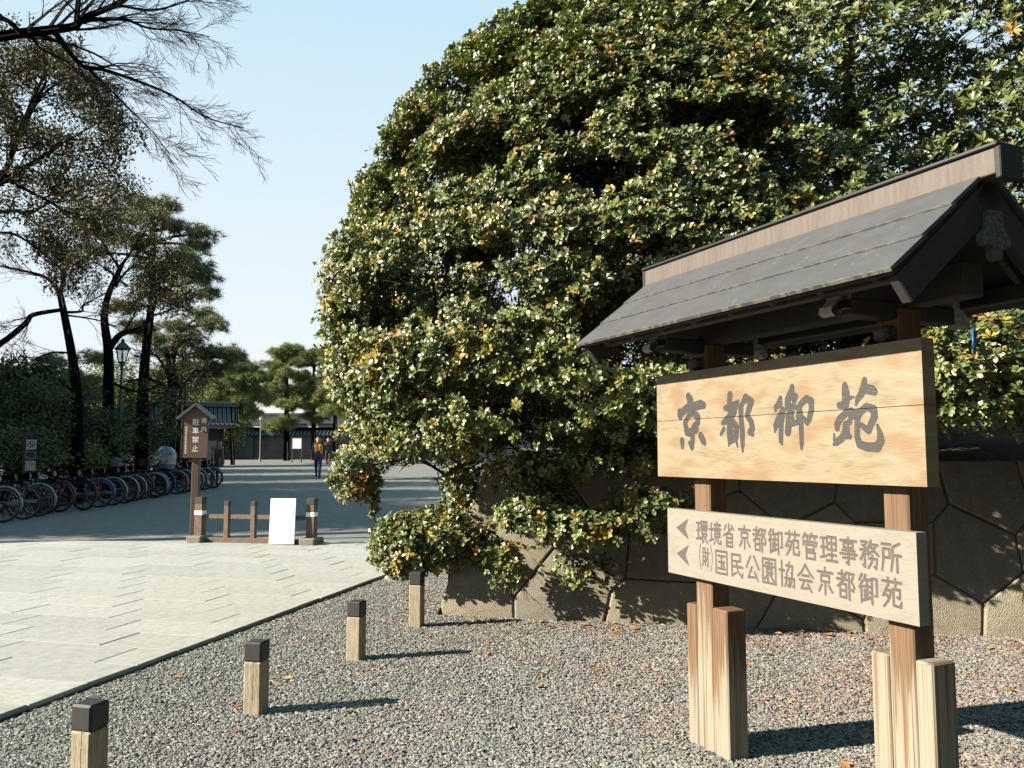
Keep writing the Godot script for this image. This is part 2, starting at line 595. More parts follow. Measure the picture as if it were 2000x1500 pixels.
func build_ground() -> void:
	var s := mb()
	var ds := [-30.0, 0.0, 14.0, 15.0, 16.0, 17.0, 18.0, 19.0, 20.0, 30.0, 45.0, 60.0, 70.0, 120.0, 400.0]
	for i in ds.size() - 1:
		var a: float = ds[i]
		var b: float = ds[i + 1]
		quad(s, Vector3(-260, gy(a), -a), Vector3(260, gy(a), -a), Vector3(260, gy(b), -b), Vector3(-260, gy(b), -b), Vector3.UP)
	structure(build(s, "ground", M.road, self))
	# gravel bed right of the paving
	s = mb()
	for seg in [[-4.0, 14.0]]:
		quad(s, Vector3(kerb_x(seg[0]) - 0.02, 0.004, -seg[0]), Vector3(14, 0.004, -seg[0]), Vector3(14, 0.004, -11.5), Vector3(kerb_x(11.5) - 0.02, 0.004, -11.5), Vector3.UP)
	structure(build(s, "gravel_bed", M.gravel, self))
	# pebbles: three shapes, shared by many copies
	var counts := [80000, 70000, 60000]
	var patch := FastNoiseLite.new()
	patch.seed = 5
	patch.frequency = 0.9
	var heap := thing("gravel", "loose grey and brown gravel around the wooden sign and bollards", "gravel")
	stuff(heap)
	for k in 3:
		var ps := mb()
		var pts := []
		for i in 6:
			pts.append(Vector3(cos(TAU * i / 6.0) * rr(0.7, 1.1), rr(-0.1, 0.2), sin(TAU * i / 6.0) * rr(0.6, 1.0)))
		var apex := Vector3(rr(-0.3, 0.3), rr(0.5, 0.75), rr(-0.3, 0.3))
		for i in 6:
			var a2: Vector3 = pts[i]
			var b2: Vector3 = pts[(i + 1) % 6]
			tri(ps, a2, b2, apex, (a2 + b2) * 0.5 + Vector3(0, 0.6, 0))
			tri(ps, a2, b2, Vector3(0, -0.6, 0), (a2 + b2) * 0.5 - Vector3(0, 0.6, 0))
		var mesh := ps.commit()
		mesh.surface_set_material(0, M.pebble)
		var xs := []
		var cs := []
		while xs.size() < counts[k]:
			var d := 3.05 + pow(rng.randf(), 1.35) * 7.4
			var x := rr(kerb_x(d) + 0.02, minf(0.66 * d + 0.2, 4.6))
			if d > 6.9 - 0.197 * (x + 0.64) and x > -0.62 + 0.1 * (d - 6.9):
				continue
			var r := (0.0045 + 0.0055 * rng.randf() * rng.randf()) * (1.0 + 0.05 * d)
			var b := Basis(Vector3.UP, rr(0, TAU)) * Basis(Vector3.RIGHT, rr(-0.5, 0.5)) * Basis.from_scale(Vector3(r * rr(0.9, 1.5), r * rr(0.7, 1.2), r))
			xs.append(Transform3D(b, Vector3(x, 0.004 + r * rr(0.1, 0.75), -d)))
			var v := patch.get_noise_2d(x, d)
			var t := rr(0.55, 1.35)
			var pick := rng.randf() + v * 0.45 + (x - 0.5) * 0.1
			if pick < 0.42:
				cs.append(Color(0.165 * t, 0.172 * t, 0.145 * t))
			elif pick < 0.62:
				cs.append(Color(0.15 * t, 0.155 * t, 0.165 * t))
			elif pick < 0.97:
				cs.append(Color(0.19 * t, 0.165 * t, 0.145 * t))
			else:
				cs.append(Color(0.2 * t, 0.13 * t, 0.1 * t))
		stuff(cloud(heap, "pebbles", mesh, xs, cs))
	# paving: every slab is a piece
	var pave: Node3D = Node3D.new()
	pave.name = "pavement"
	add_child(pave)
	structure(pave)
	s = mb()
	quad(s, Vector3(kerb_x(-4) + 0.0, 0.012, 4), Vector3(-16, 0.012, 4), Vector3(-16, 0.012, -12.3), Vector3(kerb_x(12.3), 0.012, -12.3), Vector3.UP)
	build(s, "bedding", M.gravel, pave)
	var kd := Vector2(0.2343, 0.972)   # along the kerb (x, depth)
	var md := Vector2(-0.972, 0.2343)  # away from the kerb
	var org := Vector2(kerb_x(0.0), 0.0)
	var flat := Transform3D(Basis(Vector3(1, 0, 0), Vector3(0, 0, -1), Vector3(0, 1, 0)), Vector3.ZERO)
	for row in range(7, 33):
		var sh := fmod(row * 0.3, 0.9)
		for col in range(-1, 13):
			var u0 := maxf(col * 0.9 + sh, 0.0)
			var u1 := col * 0.9 + sh + 0.9
			if u1 < 0.1:
				continue
			var v0 := row * 0.405
			var gap := rr(0.003, 0.012)
			var poly := PackedVector2Array()
			for w in [[u0 + gap * 0.5 + (rr(0, 0.012) if u0 <= 0.0 else 0.0), v0 + 0.0015], [u1 - gap * 0.5, v0 + 0.0015], [u1 - gap * 0.5, v0 + 0.4035], [u0 + gap * 0.5 + (rr(0, 0.012) if u0 <= 0.0 else 0.0), v0 + 0.4035]]:
				poly.append(org + md * w[0] + kd * w[1])
			poly = clip(poly, Vector2(0, 12.35), Vector2(0, 1))
			if poly.size() < 3:
				continue
			var c := Vector2()
			for p in poly:
				c += p / poly.size()
			if c.x < -0.66 * c.y - 0.9:
				continue
			var local := PackedVector2Array()
			for p in poly:
				local.append(p - c)
			var ss := mb()
			plate(ss, local, flat, 0.036 + rr(-0.0015, 0.0015), 0.003)
			build(ss, "paving_slab", M.paver[rng.randi() % 4], pave, Transform3D(Basis(), Vector3(c.x, 0.0, -c.y)))
	# planting bed behind the bicycles
	s = mb()
	var prev := 14.0
	for d in [18.0, 22.0, 28.0, 32.0]:
		quad(s, Vector3(-60, gy(prev) + 0.02, -prev), Vector3(-11.6, gy(prev) + 0.02, -prev), Vector3(-11.6, gy(d) + 0.02, -d), Vector3(-60, gy(d) + 0.02, -d), Vector3.UP)
		prev = d
	structure(build(s, "planting_bed", M.soil, self))


func cloud(parent: Node, called: String, mesh: Mesh, xs: Array, cs: Array) -> MultiMeshInstance3D:
	var mm := MultiMesh.new()
	mm.transform_format = MultiMesh.TRANSFORM_3D
	mm.use_colors = true
	mm.mesh = mesh
	mm.instance_count = xs.size()
	for i in xs.size():
		mm.set_instance_transform(i, xs[i])
		mm.set_instance_color(i, cs[i])
	var o := MultiMeshInstance3D.new()
	o.multimesh = mm
	o.name = unique(called) if parent == self else called
	parent.add_child(o, true)
	return o


# ==================================================================== stone wall and bank
func build_wall_and_bank() -> void:
	var A := Vector3(-0.62, 0, -6.85)
	var wdir := Vector3(0.980, 0, 0.197)
	var out := Vector3(-0.197, 0, 0.980)
	var L := 7.2
	var Hh := 1.26
	var lean := 0.2
	var root := thing("stone_wall", "low battered wall of fitted tawny polygonal stones under the evergreen tree", "wall", A, 0.0)
	# face frame: x along, y up the lean, z out
	var up := (Vector3.UP * Hh - out * lean * Hh)
	var yb := up.normalized()
	var xf := Transform3D(Basis(wdir, yb, wdir.cross(yb)), Vector3.ZERO)
	var Hs := up.length()
	var region := PackedVector2Array([Vector2(0, -0.03), Vector2(L, -0.03), Vector2(L, Hs), Vector2(0.36, Hs)])
	var seeds := []
	var rows := [[0.2, 0.62, 0.0], [0.66, 0.55, 0.25], [1.08, 0.58, 0.08]]
	for r in rows:
		var x: float = -0.3 + r[2]
		while x < L + 0.4:
			seeds.append(Vector2(x + rr(-0.1, 0.1), r[0] + rr(-0.17, 0.17)))
			x += r[1] * rr(0.65, 1.4)
	for i in seeds.size():
		var p: Vector2 = seeds[i]
		var poly := region
		for j in seeds.size():
			if j == i or p.distance_to(seeds[j]) > 1.6:
				continue
			poly = clip(poly, (p + seeds[j]) * 0.5, seeds[j] - p)
			if poly.size() < 3:
				break
		if poly.size() < 3:
			continue
		poly = shrink(poly, 0.0035)
		if poly.size() < 3:
			continue
		var c := Vector2()
		for q in poly:
			c += q / poly.size()
		var local := PackedVector2Array()
		for q in poly:
			local.append(q - c)
		var s := mb()
		plate(s, local, Transform3D(xf.basis, Vector3.ZERO), rr(0.13, 0.155), 0.014, rr(0.006, 0.022), 0.008)
		build(s, "stone", M.stone[rng.randi() % 3], root, Transform3D(Basis(), xf * Vector3(c.x, c.y, -0.13)))
	# core behind the stones, with the end face
	var s2 := mb()
	var back := -out * 1.2
	var b0 := xf * Vector3(0.02, -0.03, -0.1)
	var b1 := xf * Vector3(L, -0.03, -0.1)
	var t1 := xf * Vector3(L, Hs - 0.01, -0.1)
	var t0 := xf * Vector3(0.37, Hs - 0.01, -0.1)
	quad(s2, b0, b1, t1, t0, out)
	quad(s2, b0, t0, t0 + back * 0.8, b0 + back, -wdir)
	quad(s2, b1, t1, t1 + back * 0.8, b1 + back, wdir)
	quad(s2, t0, t1, t1 + back * 0.8, t0 + back * 0.8, Vector3.UP)
	quad(s2, b0 + back, b1 + back, t1 + back * 0.8, t0 + back * 0.8, -out)
	build(s2, "core", M.mortar, root)
	# the bank that the wall holds
	var s3 := mb()
	var o := A + xf * Vector3(0.6, Hs, -0.3)
	var nx := 26
	var ny := 14
	var grid := []
	var bump := FastNoiseLite.new()
	bump.seed = 9
	bump.frequency = 0.5
	for j in ny + 1:
		var row := []
		for i in nx + 1:
			var p := o + wdir * (i * 0.5) - out * (j * 0.45)
			p.y = 1.2 + j * 0.075 + bump.get_noise_2d(p.x, p.z) * 0.1
			if i == 0 or j == ny:
				p.y = 0.0
			row.append(p)
		grid.append(row)
	for j in ny:
		for i in nx:
			quad(s3, grid[j][i], grid[j][i + 1], grid[j + 1][i + 1], grid[j + 1][i], Vector3.UP)
	structure(build(s3, "earth_bank", M.soil, self))


# ==================================================================== leaves
func leaf(s: SurfaceTool, o: Vector3, dir: Vector3, up: Vector3, L: float, Wd: float, prof: Array, droop := 0.25, fold := 0.25) -> void:
	var side := dir.cross(up).normalized()
	up = side.cross(dir).normalized()
	var n := prof.size()
	var pl := []
	var pc := []
	var pr := []
	for i in n:
		var t := float(i) / (n - 1)
		var c := o + dir * L * t - up * (droop * L * t * t)
		var w: float = prof[i] * Wd * 0.5
		pc.append(c)
		pl.append(c - side * w + up * fold * w)
		pr.append(c + side * w + up * fold * w)
	for i in n - 1:
		for q in [[pl[i], pl[i + 1], pc[i + 1], pc[i]], [pc[i], pc[i + 1], pr[i + 1], pr[i]]]:
			for k in [0, 1, 2, 0, 2, 3]:
				s.add_vertex(q[k])


func rosette(L: float, Wd: float, count: int, prof: Array) -> Mesh:
	var s := mb()
	for i in count:
		var a := TAU * i / count + rr(-0.35, 0.35)
		var el := rr(0.1, 1.15)
		var dir := Vector3(cos(a) * cos(el), sin(el), sin(a) * cos(el))
		leaf(s, dir * 0.008, dir, (Vector3.UP + rdir() * 0.35).normalized(), L * rr(0.7, 1.1), Wd * rr(0.85, 1.1), prof, rr(0.05, 0.4), rr(0.1, 0.4))
	s.generate_normals()
	return s.commit()


func spray(count: int, L: float, Wd: float, R: float) -> Mesh:
	var s := mb()
	for i in count:
		var d := rdir()
		leaf(s, d * R * rng.randf(), (d + rdir()).normalized(), rdir(), L * rr(0.7, 1.2), Wd, [0.1, 0.9, 0.75, 0.0], 0.2, 0.2)
	s.generate_normals()
	return s.commit()


func tuft(count: int, L: float, Wd: float) -> Mesh:
	var s := mb()
	for i in count:
		var d := (rdir() + Vector3(0, 0.55, 0)).normalized()
		var side := d.cross(rdir()).normalized() * Wd * 0.5
		var o := d * L * 0.06 + rdir() * L * 0.12
		s.add_vertex(o - side)
		s.add_vertex(o + d * L * rr(0.75, 1.1))
		s.add_vertex(o + side)
	s.generate_normals()
	return s.commit()


func frame(n: Vector3, sc: float) -> Basis:
	var t := n.cross(rdir()).normalized()
	return Basis(t, n, t.cross(n)).scaled_local(Vector3.ONE * sc)


func green(kind: String) -> Color:
	var v := rr(0.65, 1.14)
	var k := rng.randf()
	if kind == "broad":
		if k < 0.07:
			return Color(0.25, 0.19, 0.03) * v
		if k < 0.1:
			return Color(0.2, 0.11, 0.03) * v
		if k < 0.5:
			return Color(0.135, 0.155, 0.045) * v
		return Color(0.085, 0.11, 0.035) * v
	if kind == "slim":
		if k < 0.04:
			return Color(0.28, 0.17, 0.03) * v
		if k < 0.35:
			return Color(0.13, 0.15, 0.04) * v
		return Color(0.085, 0.11, 0.03) * v
	if kind == "pine":
		return (Color(0.125, 0.16, 0.065) if k < 0.65 else Color(0.19, 0.18, 0.08)) * v
	if kind == "farpine":
		return (Color(0.13, 0.165, 0.05) if k < 0.6 else Color(0.19, 0.2, 0.06)) * v
	if kind == "brown":
		if k < 0.45:
			return Color(0.075, 0.07, 0.028) * v
		return (Color(0.1, 0.075, 0.035) if k < 0.7 else Color(0.045, 0.065, 0.025)) * v
	return Color(0.055, 0.075, 0.032) * v


func limb(s: SurfaceTool, pts: Array, r0: float, r1: float, sides := 6) -> void:
	var rad := []
	for i in pts.size():
		rad.append(lerpf(r0, r1, pow(float(i) / (pts.size() - 1), 0.8)))
	tube(s, pts, rad, sides)


func smooth_path(pts: Array, per := 4) -> Array:
	var out := []
	for i in pts.size() - 1:
		var p0: Vector3 = pts[maxi(i - 1, 0)]
		var p1: Vector3 = pts[i]
		var p2: Vector3 = pts[i + 1]
		var p3: Vector3 = pts[mini(i + 2, pts.size() - 1)]
		for k in per:
			out.append(p1.cubic_interpolate(p2, p0, p3, float(k) / per))
	out.append(pts[pts.size() - 1])
	return out


func sprout(s: SurfaceTool, pts: Array, r0: float, r1: float, lvl: int, cfg: Dictionary, tips: Array) -> void:
	var n: int = cfg.n[lvl]
	var t0: float = cfg.get("start", 0.2) if lvl == 0 else 0.15
	for i in n:
		var t := lerpf(t0, 0.98, (i + rng.randf()) / n)
		var f := t * (pts.size() - 1)
		var k := mini(int(f), pts.size() - 2)
		var p: Vector3 = pts[k].lerp(pts[k + 1], f - k)
		var tan: Vector3 = (pts[k + 1] - pts[k]).normalized()
		var ax := tan.cross(rdir()).normalized()
		var dir := tan.rotated(ax, rr(cfg.get("amin", 0.35), cfg.get("amax", 1.0)))
		var ben: Vector3 = cfg.get("bias", Vector3.ZERO)
		dir = (dir + ben).normalized()
		var L: float = cfg.len[lvl] * rr(0.55, 1.15) * (1.0 - 0.45 * t)
		var rs := maxf(lerpf(r0, r1, t) * cfg.get("k", 0.55), cfg.get("rmin", 0.003))
		var re := maxf(rs * 0.3, cfg.get("rmin", 0.003) * 0.7)
		var c := [p]
		var steps := 5 if lvl < 2 else 4
		for j in steps:
			dir = (dir + rdir() * cfg.get("wander", 0.22) + cfg.get("pull", Vector3.ZERO) * 0.25).normalized()
			p += dir * L / steps
			c.append(p)
		limb(s, c, rs, re, 5 if lvl == 0 else (4 if lvl == 1 else 3))
		if lvl + 1 < cfg.n.size():
			sprout(s, c, rs, re, lvl + 1, cfg, tips)
		else:
			tips.append([p, dir, c[2]])


func shell(c: Vector3, R: Vector3, low: float, q: float, fl: FastNoiseLite) -> Vector3:
	var d := rdir()
	var e := R
	if d.y < 0.0:
		e.y = low
	var k := q * (1.0 + 0.07 * fl.get_noise_3dv(d * 60.0))
	if d.y < 0.0:
		# fuller skirts: a squarer outline below the middle
		k /= pow(pow(absf(d.x), 4.0) + pow(absf(d.y), 4.0) + pow(absf(d.z), 4.0), 0.25)
	return c + Vector3(d.x * e.x, d.y * e.y, d.z * e.z) * k


func build_main_tree() -> void:
	var root := thing("evergreen_tree", "huge rounded evergreen with glossy green and yellowing leaves over the stone wall", "tree", Vector3(-0.52, 0, -7.75))
	var base := root.position
	var gaps := FastNoiseLite.new()
	gaps.seed = 33
	gaps.frequency = 0.55
	gaps.fractal_octaves = 3
	var prof := [0.12, 0.42, 0.78, 1.0, 0.88, 0.12]
	var kinds := []
	for k in 4:
		kinds.append(rosette(0.044, 0.025, 6 + k % 2, prof))
		kinds[k].surface_set_material(0, M.glossy_leaf)
	var C := Vector3(1.62, 2.95, -7.75)
	var R := Vector3(3.12, 2.75, 2.35)
	var pts := []   # [position, outward]
	var tries := 0
	while pts.size() < 80000 and tries < 900000:
		tries += 1
		var q := 1.0 - 0.4 * pow(rng.randf(), 2.0)
		var p := shell(C, R, 2.15, q, gaps)
		var o := ((p - C) / R)
		if p.y > 3.0 + 0.25 * rng.randf() and p.x > 2.3 - 0.3 * (p.y - 3.0) + 0.6 * gaps.get_noise_2d(p.y * 2.0, p.z * 2.0):
			continue
		if p.z < C.z - 0.6 and rng.randf() < 0.6:
			continue
		var floor_y := 1.42
		if p.x < -1.0:
			floor_y = 1.0
		elif p.x < -0.25:
			floor_y = 1.24
		elif p.x > 0.9:
			floor_y = 1.42 + 0.1 * (p.x - 0.9)
		if p.x < -0.2 and p.y < 1.28 and p.z > -7.15 - 0.25 * rng.randf():
			continue
		floor_y += 0.25 * gaps.get_noise_2d(p.x * 2.5, p.z * 2.5)
		if p.y < floor_y:
			continue
		var g := gaps.get_noise_3d(p.x * 1.5, p.y * 3.0, p.z * 1.5)
		if g < lerpf(0.16, -0.1, clampf((q - 0.75) * 4.0, 0.0, 1.0)):
			continue
		pts.append([p, o.normalized()])
	# leaves deeper in, which close most of the view through the crown
	for i in 9000:
		var d := rdir()
		var p := C + Vector3(d.x * R.x, d.y * R.y, d.z * R.z) * rr(0.35, 0.66)
		if p.y > 1.6 and p.x < 3.2:
			pts.append([p, d])
	# low boughs: centre, radii, count
	for b in [[Vector3(-0.66, 0.6, -6.98), Vector3(0.52, 0.27, 0.45), 420], [Vector3(-0.3, 0.53, -6.95), Vector3(0.36, 0.16, 0.3), 130], [Vector3(-0.9, 0.52, -6.95), Vector3(0.28, 0.24, 0.3), 160],
			[Vector3(0.2, 0.86, -6.1), Vector3(0.38, 0.14, 0.3), 120], [Vector3(0.62, 0.78, -6.0), Vector3(0.5, 0.15, 0.3), 130], [Vector3(1.0, 0.95, -6.0), Vector3(0.36, 0.14, 0.22), 60],
			[Vector3(0.3, 1.25, -6.2), Vector3(0.5, 0.12, 0.3), 60], [Vector3(-1.42, 1.12, -7.6), Vector3(0.26, 0.26, 0.35), 150], [Vector3(-0.5, 1.12, -7.6), Vector3(0.2, 0.3, 0.2), 40], [Vector3(-0.85, 1.45, -6.75), Vector3(0.36, 0.2, 0.3), 150], [Vector3(-0.25, 1.5, -6.6), Vector3(0.4, 0.16, 0.3), 130], [Vector3(-0.32, 0.98, -7.2), Vector3(0.3, 0.22, 0.3), 70], [Vector3(0.15, 1.12, -6.45), Vector3(0.42, 0.2, 0.25), 80], [Vector3(0.9, 1.28, -6.1), Vector3(0.5, 0.16, 0.3), 80], [Vector3(-1.24, 0.9, -7.55), Vector3(0.05, 0.2, 0.06), 14],
			[Vector3(2.95, 1.85, -5.3), Vector3(0.75, 0.42, 0.5), 420], [Vector3(3.5, 1.75, -5.4), Vector3(0.6, 0.35, 0.5), 300], [Vector3(1.6, 1.72, -5.7), Vector3(0.8, 0.3, 0.4), 200], [Vector3(0.55, 0.42, -6.4), Vector3(0.25, 0.16, 0.12), 22], [Vector3(0.0, 0.45, -6.5), Vector3(0.25, 0.2, 0.1), 26]]:
		for i in int(b[2] * 3.1):
			var d := rdir()
			var e: Vector3 = b[1]
			pts.append([b[0] + Vector3(d.x * e.x, d.y * e.y, d.z * e.z) * pow(rng.randf(), 0.45), (d + Vector3(0, 0.3, 0.2)).normalized()])
	# the nearest ones are parts, the rest one foliage mass per leaf shape
	var order := []
	for i in pts.size():
		var p: Vector3 = pts[i][0]
		var seen: float = 1.0 if (p.x / -p.z) > -0.3 and (p.x / -p.z) < 0.62 and p.y < EYE + 0.53 * -p.z else 30.0
		order.append([p.length() * seen, i])
	order.sort_custom(func(x, y): return x[0] < y[0])
	var sun := Vector3(-0.855, 0.454, 0.24)
	var xs := [[], [], [], []]
	var cs := [[], [], [], []]
	var yellow := FastNoiseLite.new()
	yellow.seed = 71
	yellow.frequency = 1.6
	var partmats := []
	for c in [Color(0.088, 0.107, 0.035), Color(0.127, 0.14, 0.044), Color(0.105, 0.123, 0.04), Color(0.22, 0.167, 0.027)]:
		var m: StandardMaterial3D = leafmat(0.4, Color(0.5, 0.55, 0.2), 0.52)
		m.vertex_color_use_as_albedo = false
		m.albedo_color = c.linear_to_srgb()
		partmats.append(m)
	for n in order.size():
		var i: int = order[n][1]
		var p: Vector3 = pts[i][0]
		var o: Vector3 = pts[i][1]
		var up := (o * 0.75 + Vector3.UP * 0.45 + sun * 0.35 + rdir() * 0.55).normalized()
		var b := frame(up, rr(0.7, 1.2))
		var k := rng.randi() % 4
		if n < 300:
			put_mesh(kinds[k], "leaf_rosette", partmats[[0, 0, 0, 0, 1, 1, 1, 1, 2, 2, 2, 2, 2, 2, 2, 3][rng.randi() % 16]], root, Transform3D(b, p - base))
		else:
			xs[k].append(Transform3D(b, p - base))
			var c := green("broad")
			if yellow.get_noise_3dv(p) > 0.3 and rng.randf() < 0.5:
				c = Color(0.2, 0.15, 0.027) * rr(0.7, 1.2)
			cs[k].append(c)
	for k in 4:
		stuff(cloud(root, "foliage", kinds[k], xs[k], cs[k]))
	# trunk and limbs
	var s := mb()
	var tr := smooth_path([Vector3(0, -0.1, 0), Vector3(0.02, 0.5, 0.02), Vector3(0.05, 1.0, 0.0), Vector3(0.28, 1.6, 0.0), Vector3(0.75, 2.3, 0.05), Vector3(1.3, 3.0, 0.0), Vector3(1.8, 3.9, -0.1), Vector3(2.1, 4.8, -0.1)])
	limb(s, tr, 0.085, 0.03, 9)
	build(s, "trunk", M.bark, root)
	s = mb()
	var tips := []
	sprout(s, tr, 0.085, 0.03, 0, {"n": [16, 7, 5], "len": [2.6, 1.0, 0.45], "start": 0.3, "amin": 0.6, "amax": 1.3, "k": 0.5, "rmin": 0.004, "wander": 0.2}, tips)
	for e in [[Vector3(0.05, 0.75, 0), Vector3(-0.05, 0.62, 0.5), Vector3(-0.15, 0.56, 1.0), Vector3(-0.5, 0.52, 1.05)], [Vector3(0.05, 0.9, 0), Vector3(0.1, 0.75, 0.7), Vector3(0.2, 0.56, 1.05)], [Vector3(0.3, 1.6, 0), Vector3(0.6, 1.3, 0.9), Vector3(0.85, 1.0, 1.6), Vector3(1.2, 0.82, 1.75)],
			[Vector3(0.05, 1.0, 0), Vector3(-0.3, 1.25, 0.4), Vector3(-0.7, 1.2, 0.85)]]:
		var path := smooth_path(e)
		limb(s, path, 0.02, 0.006, 5)
		sprout(s, path, 0.02, 0.006, 0, {"n": [9, 4], "len": [0.4, 0.18], "rmin": 0.0025}, tips)
	build(s, "branches", M.bark, root)


func build_upper_tree() -> void:
	var root := thing("slender_leaved_tree", "taller dark evergreen with slender leaves rising behind the sign's roof", "tree", Vector3(3.7, 1.1, -8.9))
	var base := root.position
	var gaps := FastNoiseLite.new()
	gaps.seed = 61
	gaps.frequency = 0.5
	gaps.fractal_octaves = 3
	var prof := [0.2, 0.65, 1.0, 0.8, 0.05]
	var kinds := []
	for k in 3:
		kinds.append(rosette(0.07, 0.023, 8, prof))
		kinds[k].surface_set_material(0, M.slim_leaf)
	var C := Vector3(4.5, 4.9, -8.3)
	var R := Vector3(4.1, 3.6, 2.7)
	var sun := Vector3(-0.855, 0.454, 0.24)
	var xs := [[], [], []]
	var cs := [[], [], []]
	var tries := 0
	var n := 0
	while n < 46000 and tries < 260000:
		tries += 1
		var q := 1.0 - 0.5 * pow(rng.randf(), 1.5)
		var p := shell(C, R, 2.6, q, gaps)
		if p.z < C.z - 0.4 and rng.randf() < 0.7:
			continue
		if gaps.get_noise_3d(p.x * 1.7, p.y * 3.2, p.z * 1.7) < -0.14:
			continue
		var o := ((p - C) / R).normalized()
		var k := rng.randi() % 3
		xs[k].append(Transform3D(frame((o * 0.6 + Vector3.UP * 0.7 + sun * 0.3 + rdir() * 0.5).normalized(), rr(0.75, 1.25)), p - base))
		cs[k].append(green("slim"))
		n += 1
	for k in 3:
		stuff(cloud(root, "foliage", kinds[k], xs[k], cs[k]))
	var s := mb()
	var tr := smooth_path([Vector3(0, -0.2, 0), Vector3(-0.1, 1.2, 0.05), Vector3(0.1, 2.6, 0), Vector3(0.0, 4.4, 0.1), Vector3(0.2, 6.2, 0)])
	limb(s, tr, 0.16, 0.04, 10)
	build(s, "trunk", M.bark, root)
	s = mb()
	sprout(s, tr, 0.14, 0.04, 0, {"n": [18, 7, 5], "len": [3.2, 1.2, 0.5], "start": 0.3, "amin": 0.6, "amax": 1.2, "k": 0.45, "rmin": 0.004}, [])
	build(s, "branches", M.bark, root)


# ==================================================================== trees on the left and far away
func leaves_at(root: Node3D, called: String, mesh: Mesh, at: Array, kind: String, sc0: float, sc1: float) -> void:
	var xs := []
	var cs := []
	for p in at:
		xs.append(Transform3D(frame(rdir(), rr(sc0, sc1)), p - root.position))
		cs.append(green(kind))
	stuff(cloud(root, called, mesh, xs, cs))


func px_path(a: Array) -> Array:
	var out := []
	for p in a:
		out.append(survey(p[0], p[1], p[2]))
	return smooth_path(out)


func off(pts: Array, by: Vector3) -> Array:
	var out := []
	for p in pts:
		out.append(p - by)
	return out


func pine(called: String, label: String, trunk: Array, r: float, pads: Array, d: float, kind: String, group: String, per := 170, tsc := 1.0) -> void:
	# trunk: pixels and depths; pads: [px, py, radius in px, depth offset]
	var path := px_path(trunk)
	var foot: Vector3 = path[0]
	foot.y = gy(-foot.z)
	path[0] = foot - Vector3(0, 0.1, 0)
	var root := thing(called, label, "pine", foot, 0.0, group)
	var s := mb()
	limb(s, off(path, foot), r, r * 0.25, 8)
	build(s, "trunk", M.bark, root)
	s = mb()
	var xs := []
	var cs := []
	for q in pads:
		var c := survey(q[0], q[1], d + q[3])
		var R: float = q[2] / FOCAL * d
		var best: Vector3 = path[0]
		for p in path:
			if absf(p.y - (c.y - R * 0.5)) < absf(best.y - (c.y - R * 0.5)):
				best = p
		var mid := (best + c) * 0.5 + Vector3(rr(-0.1, 0.1), R * 0.15, rr(-0.2, 0.2))
		var arm := smooth_path([best - foot, mid - foot, c - foot - Vector3(0, R * 0.15, 0)])
		limb(s, arm, r * 0.32, r * 0.1, 5)
		sprout(s, arm, r * 0.3, r * 0.1, 0, {"n": [6, 4], "len": [R * 1.2, R * 0.6], "start": 0.35, "rmin": 0.008, "amin": 0.4, "amax": 1.1}, [])
		for i in int(per * maxf(R / 0.55, 0.5)):
			var v := rdir()
			var k := pow(rng.randf(), 0.4)
			var p := c + Vector3(v.x * R * 1.3, v.y * R * 0.5, v.z * R * 1.3) * k * (1.0 + 0.35 * sin(v.x * 7.0 + q[0]) * cos(v.z * 6.0)) + Vector3(0, 0.2 * R * sin(v.x * 5.0 + q[1]), 0)
			xs.append(Transform3D(frame((Vector3.UP + v * 0.8).normalized(), rr(0.8, 1.3) * tsc), p - foot))
			cs.append(green(kind))
	build(s, "branches", M.bark, root)
	stuff(cloud(root, "needles", meshes.tuft, xs, cs))


func bushy(called: String, label: String, c: Vector3, R: Vector3, count: int, kind: String, sc: float, trunk_r: float, group := "", cat := "tree") -> void:
	var foot := Vector3(c.x, gy(-c.z), c.z)
	var root := thing(called, label, cat, foot, 0.0, group)
	var lumps := FastNoiseLite.new()
	lumps.seed = rng.randi() % 1000
	lumps.frequency = 0.9 / maxf(R.x, 0.4)
	lumps.fractal_octaves = 3
	var at := []
	var tries := 0
	while at.size() < count and tries < count * 6:
		tries += 1
		var d := rdir()
		var k := 1.0 - 0.6 * pow(rng.randf(), 1.4)
		k *= 1.0 + 0.5 * lumps.get_noise_3dv(d * R.x * 1.6)
		var p := c + Vector3(d.x * R.x, d.y * R.y, d.z * R.z) * k
		if p.y < foot.y + 0.05 or lumps.get_noise_3dv(p * 2.2) < -0.12:
			continue
		at.append(p)
	leaves_at(root, "foliage", meshes.spray, at, kind, sc * 0.7, sc * 1.3)
	var s := mb()
	var tr := smooth_path([Vector3(0, -0.1, 0), Vector3(rr(-0.1, 0.1), (c.y - foot.y) * 0.5, 0), Vector3(rr(-0.2, 0.2), c.y - foot.y + R.y * 0.4, 0)])
	limb(s, tr, trunk_r, trunk_r * 0.3, 7)
	sprout(s, tr, trunk_r, trunk_r * 0.3, 0, {"n": [9, 4], "len": [R.x * 1.1, R.x * 0.5], "start": 0.25, "amin": 0.5, "amax": 1.1, "rmin": 0.006}, [])
	build(s, "trunk", M.bark, root)


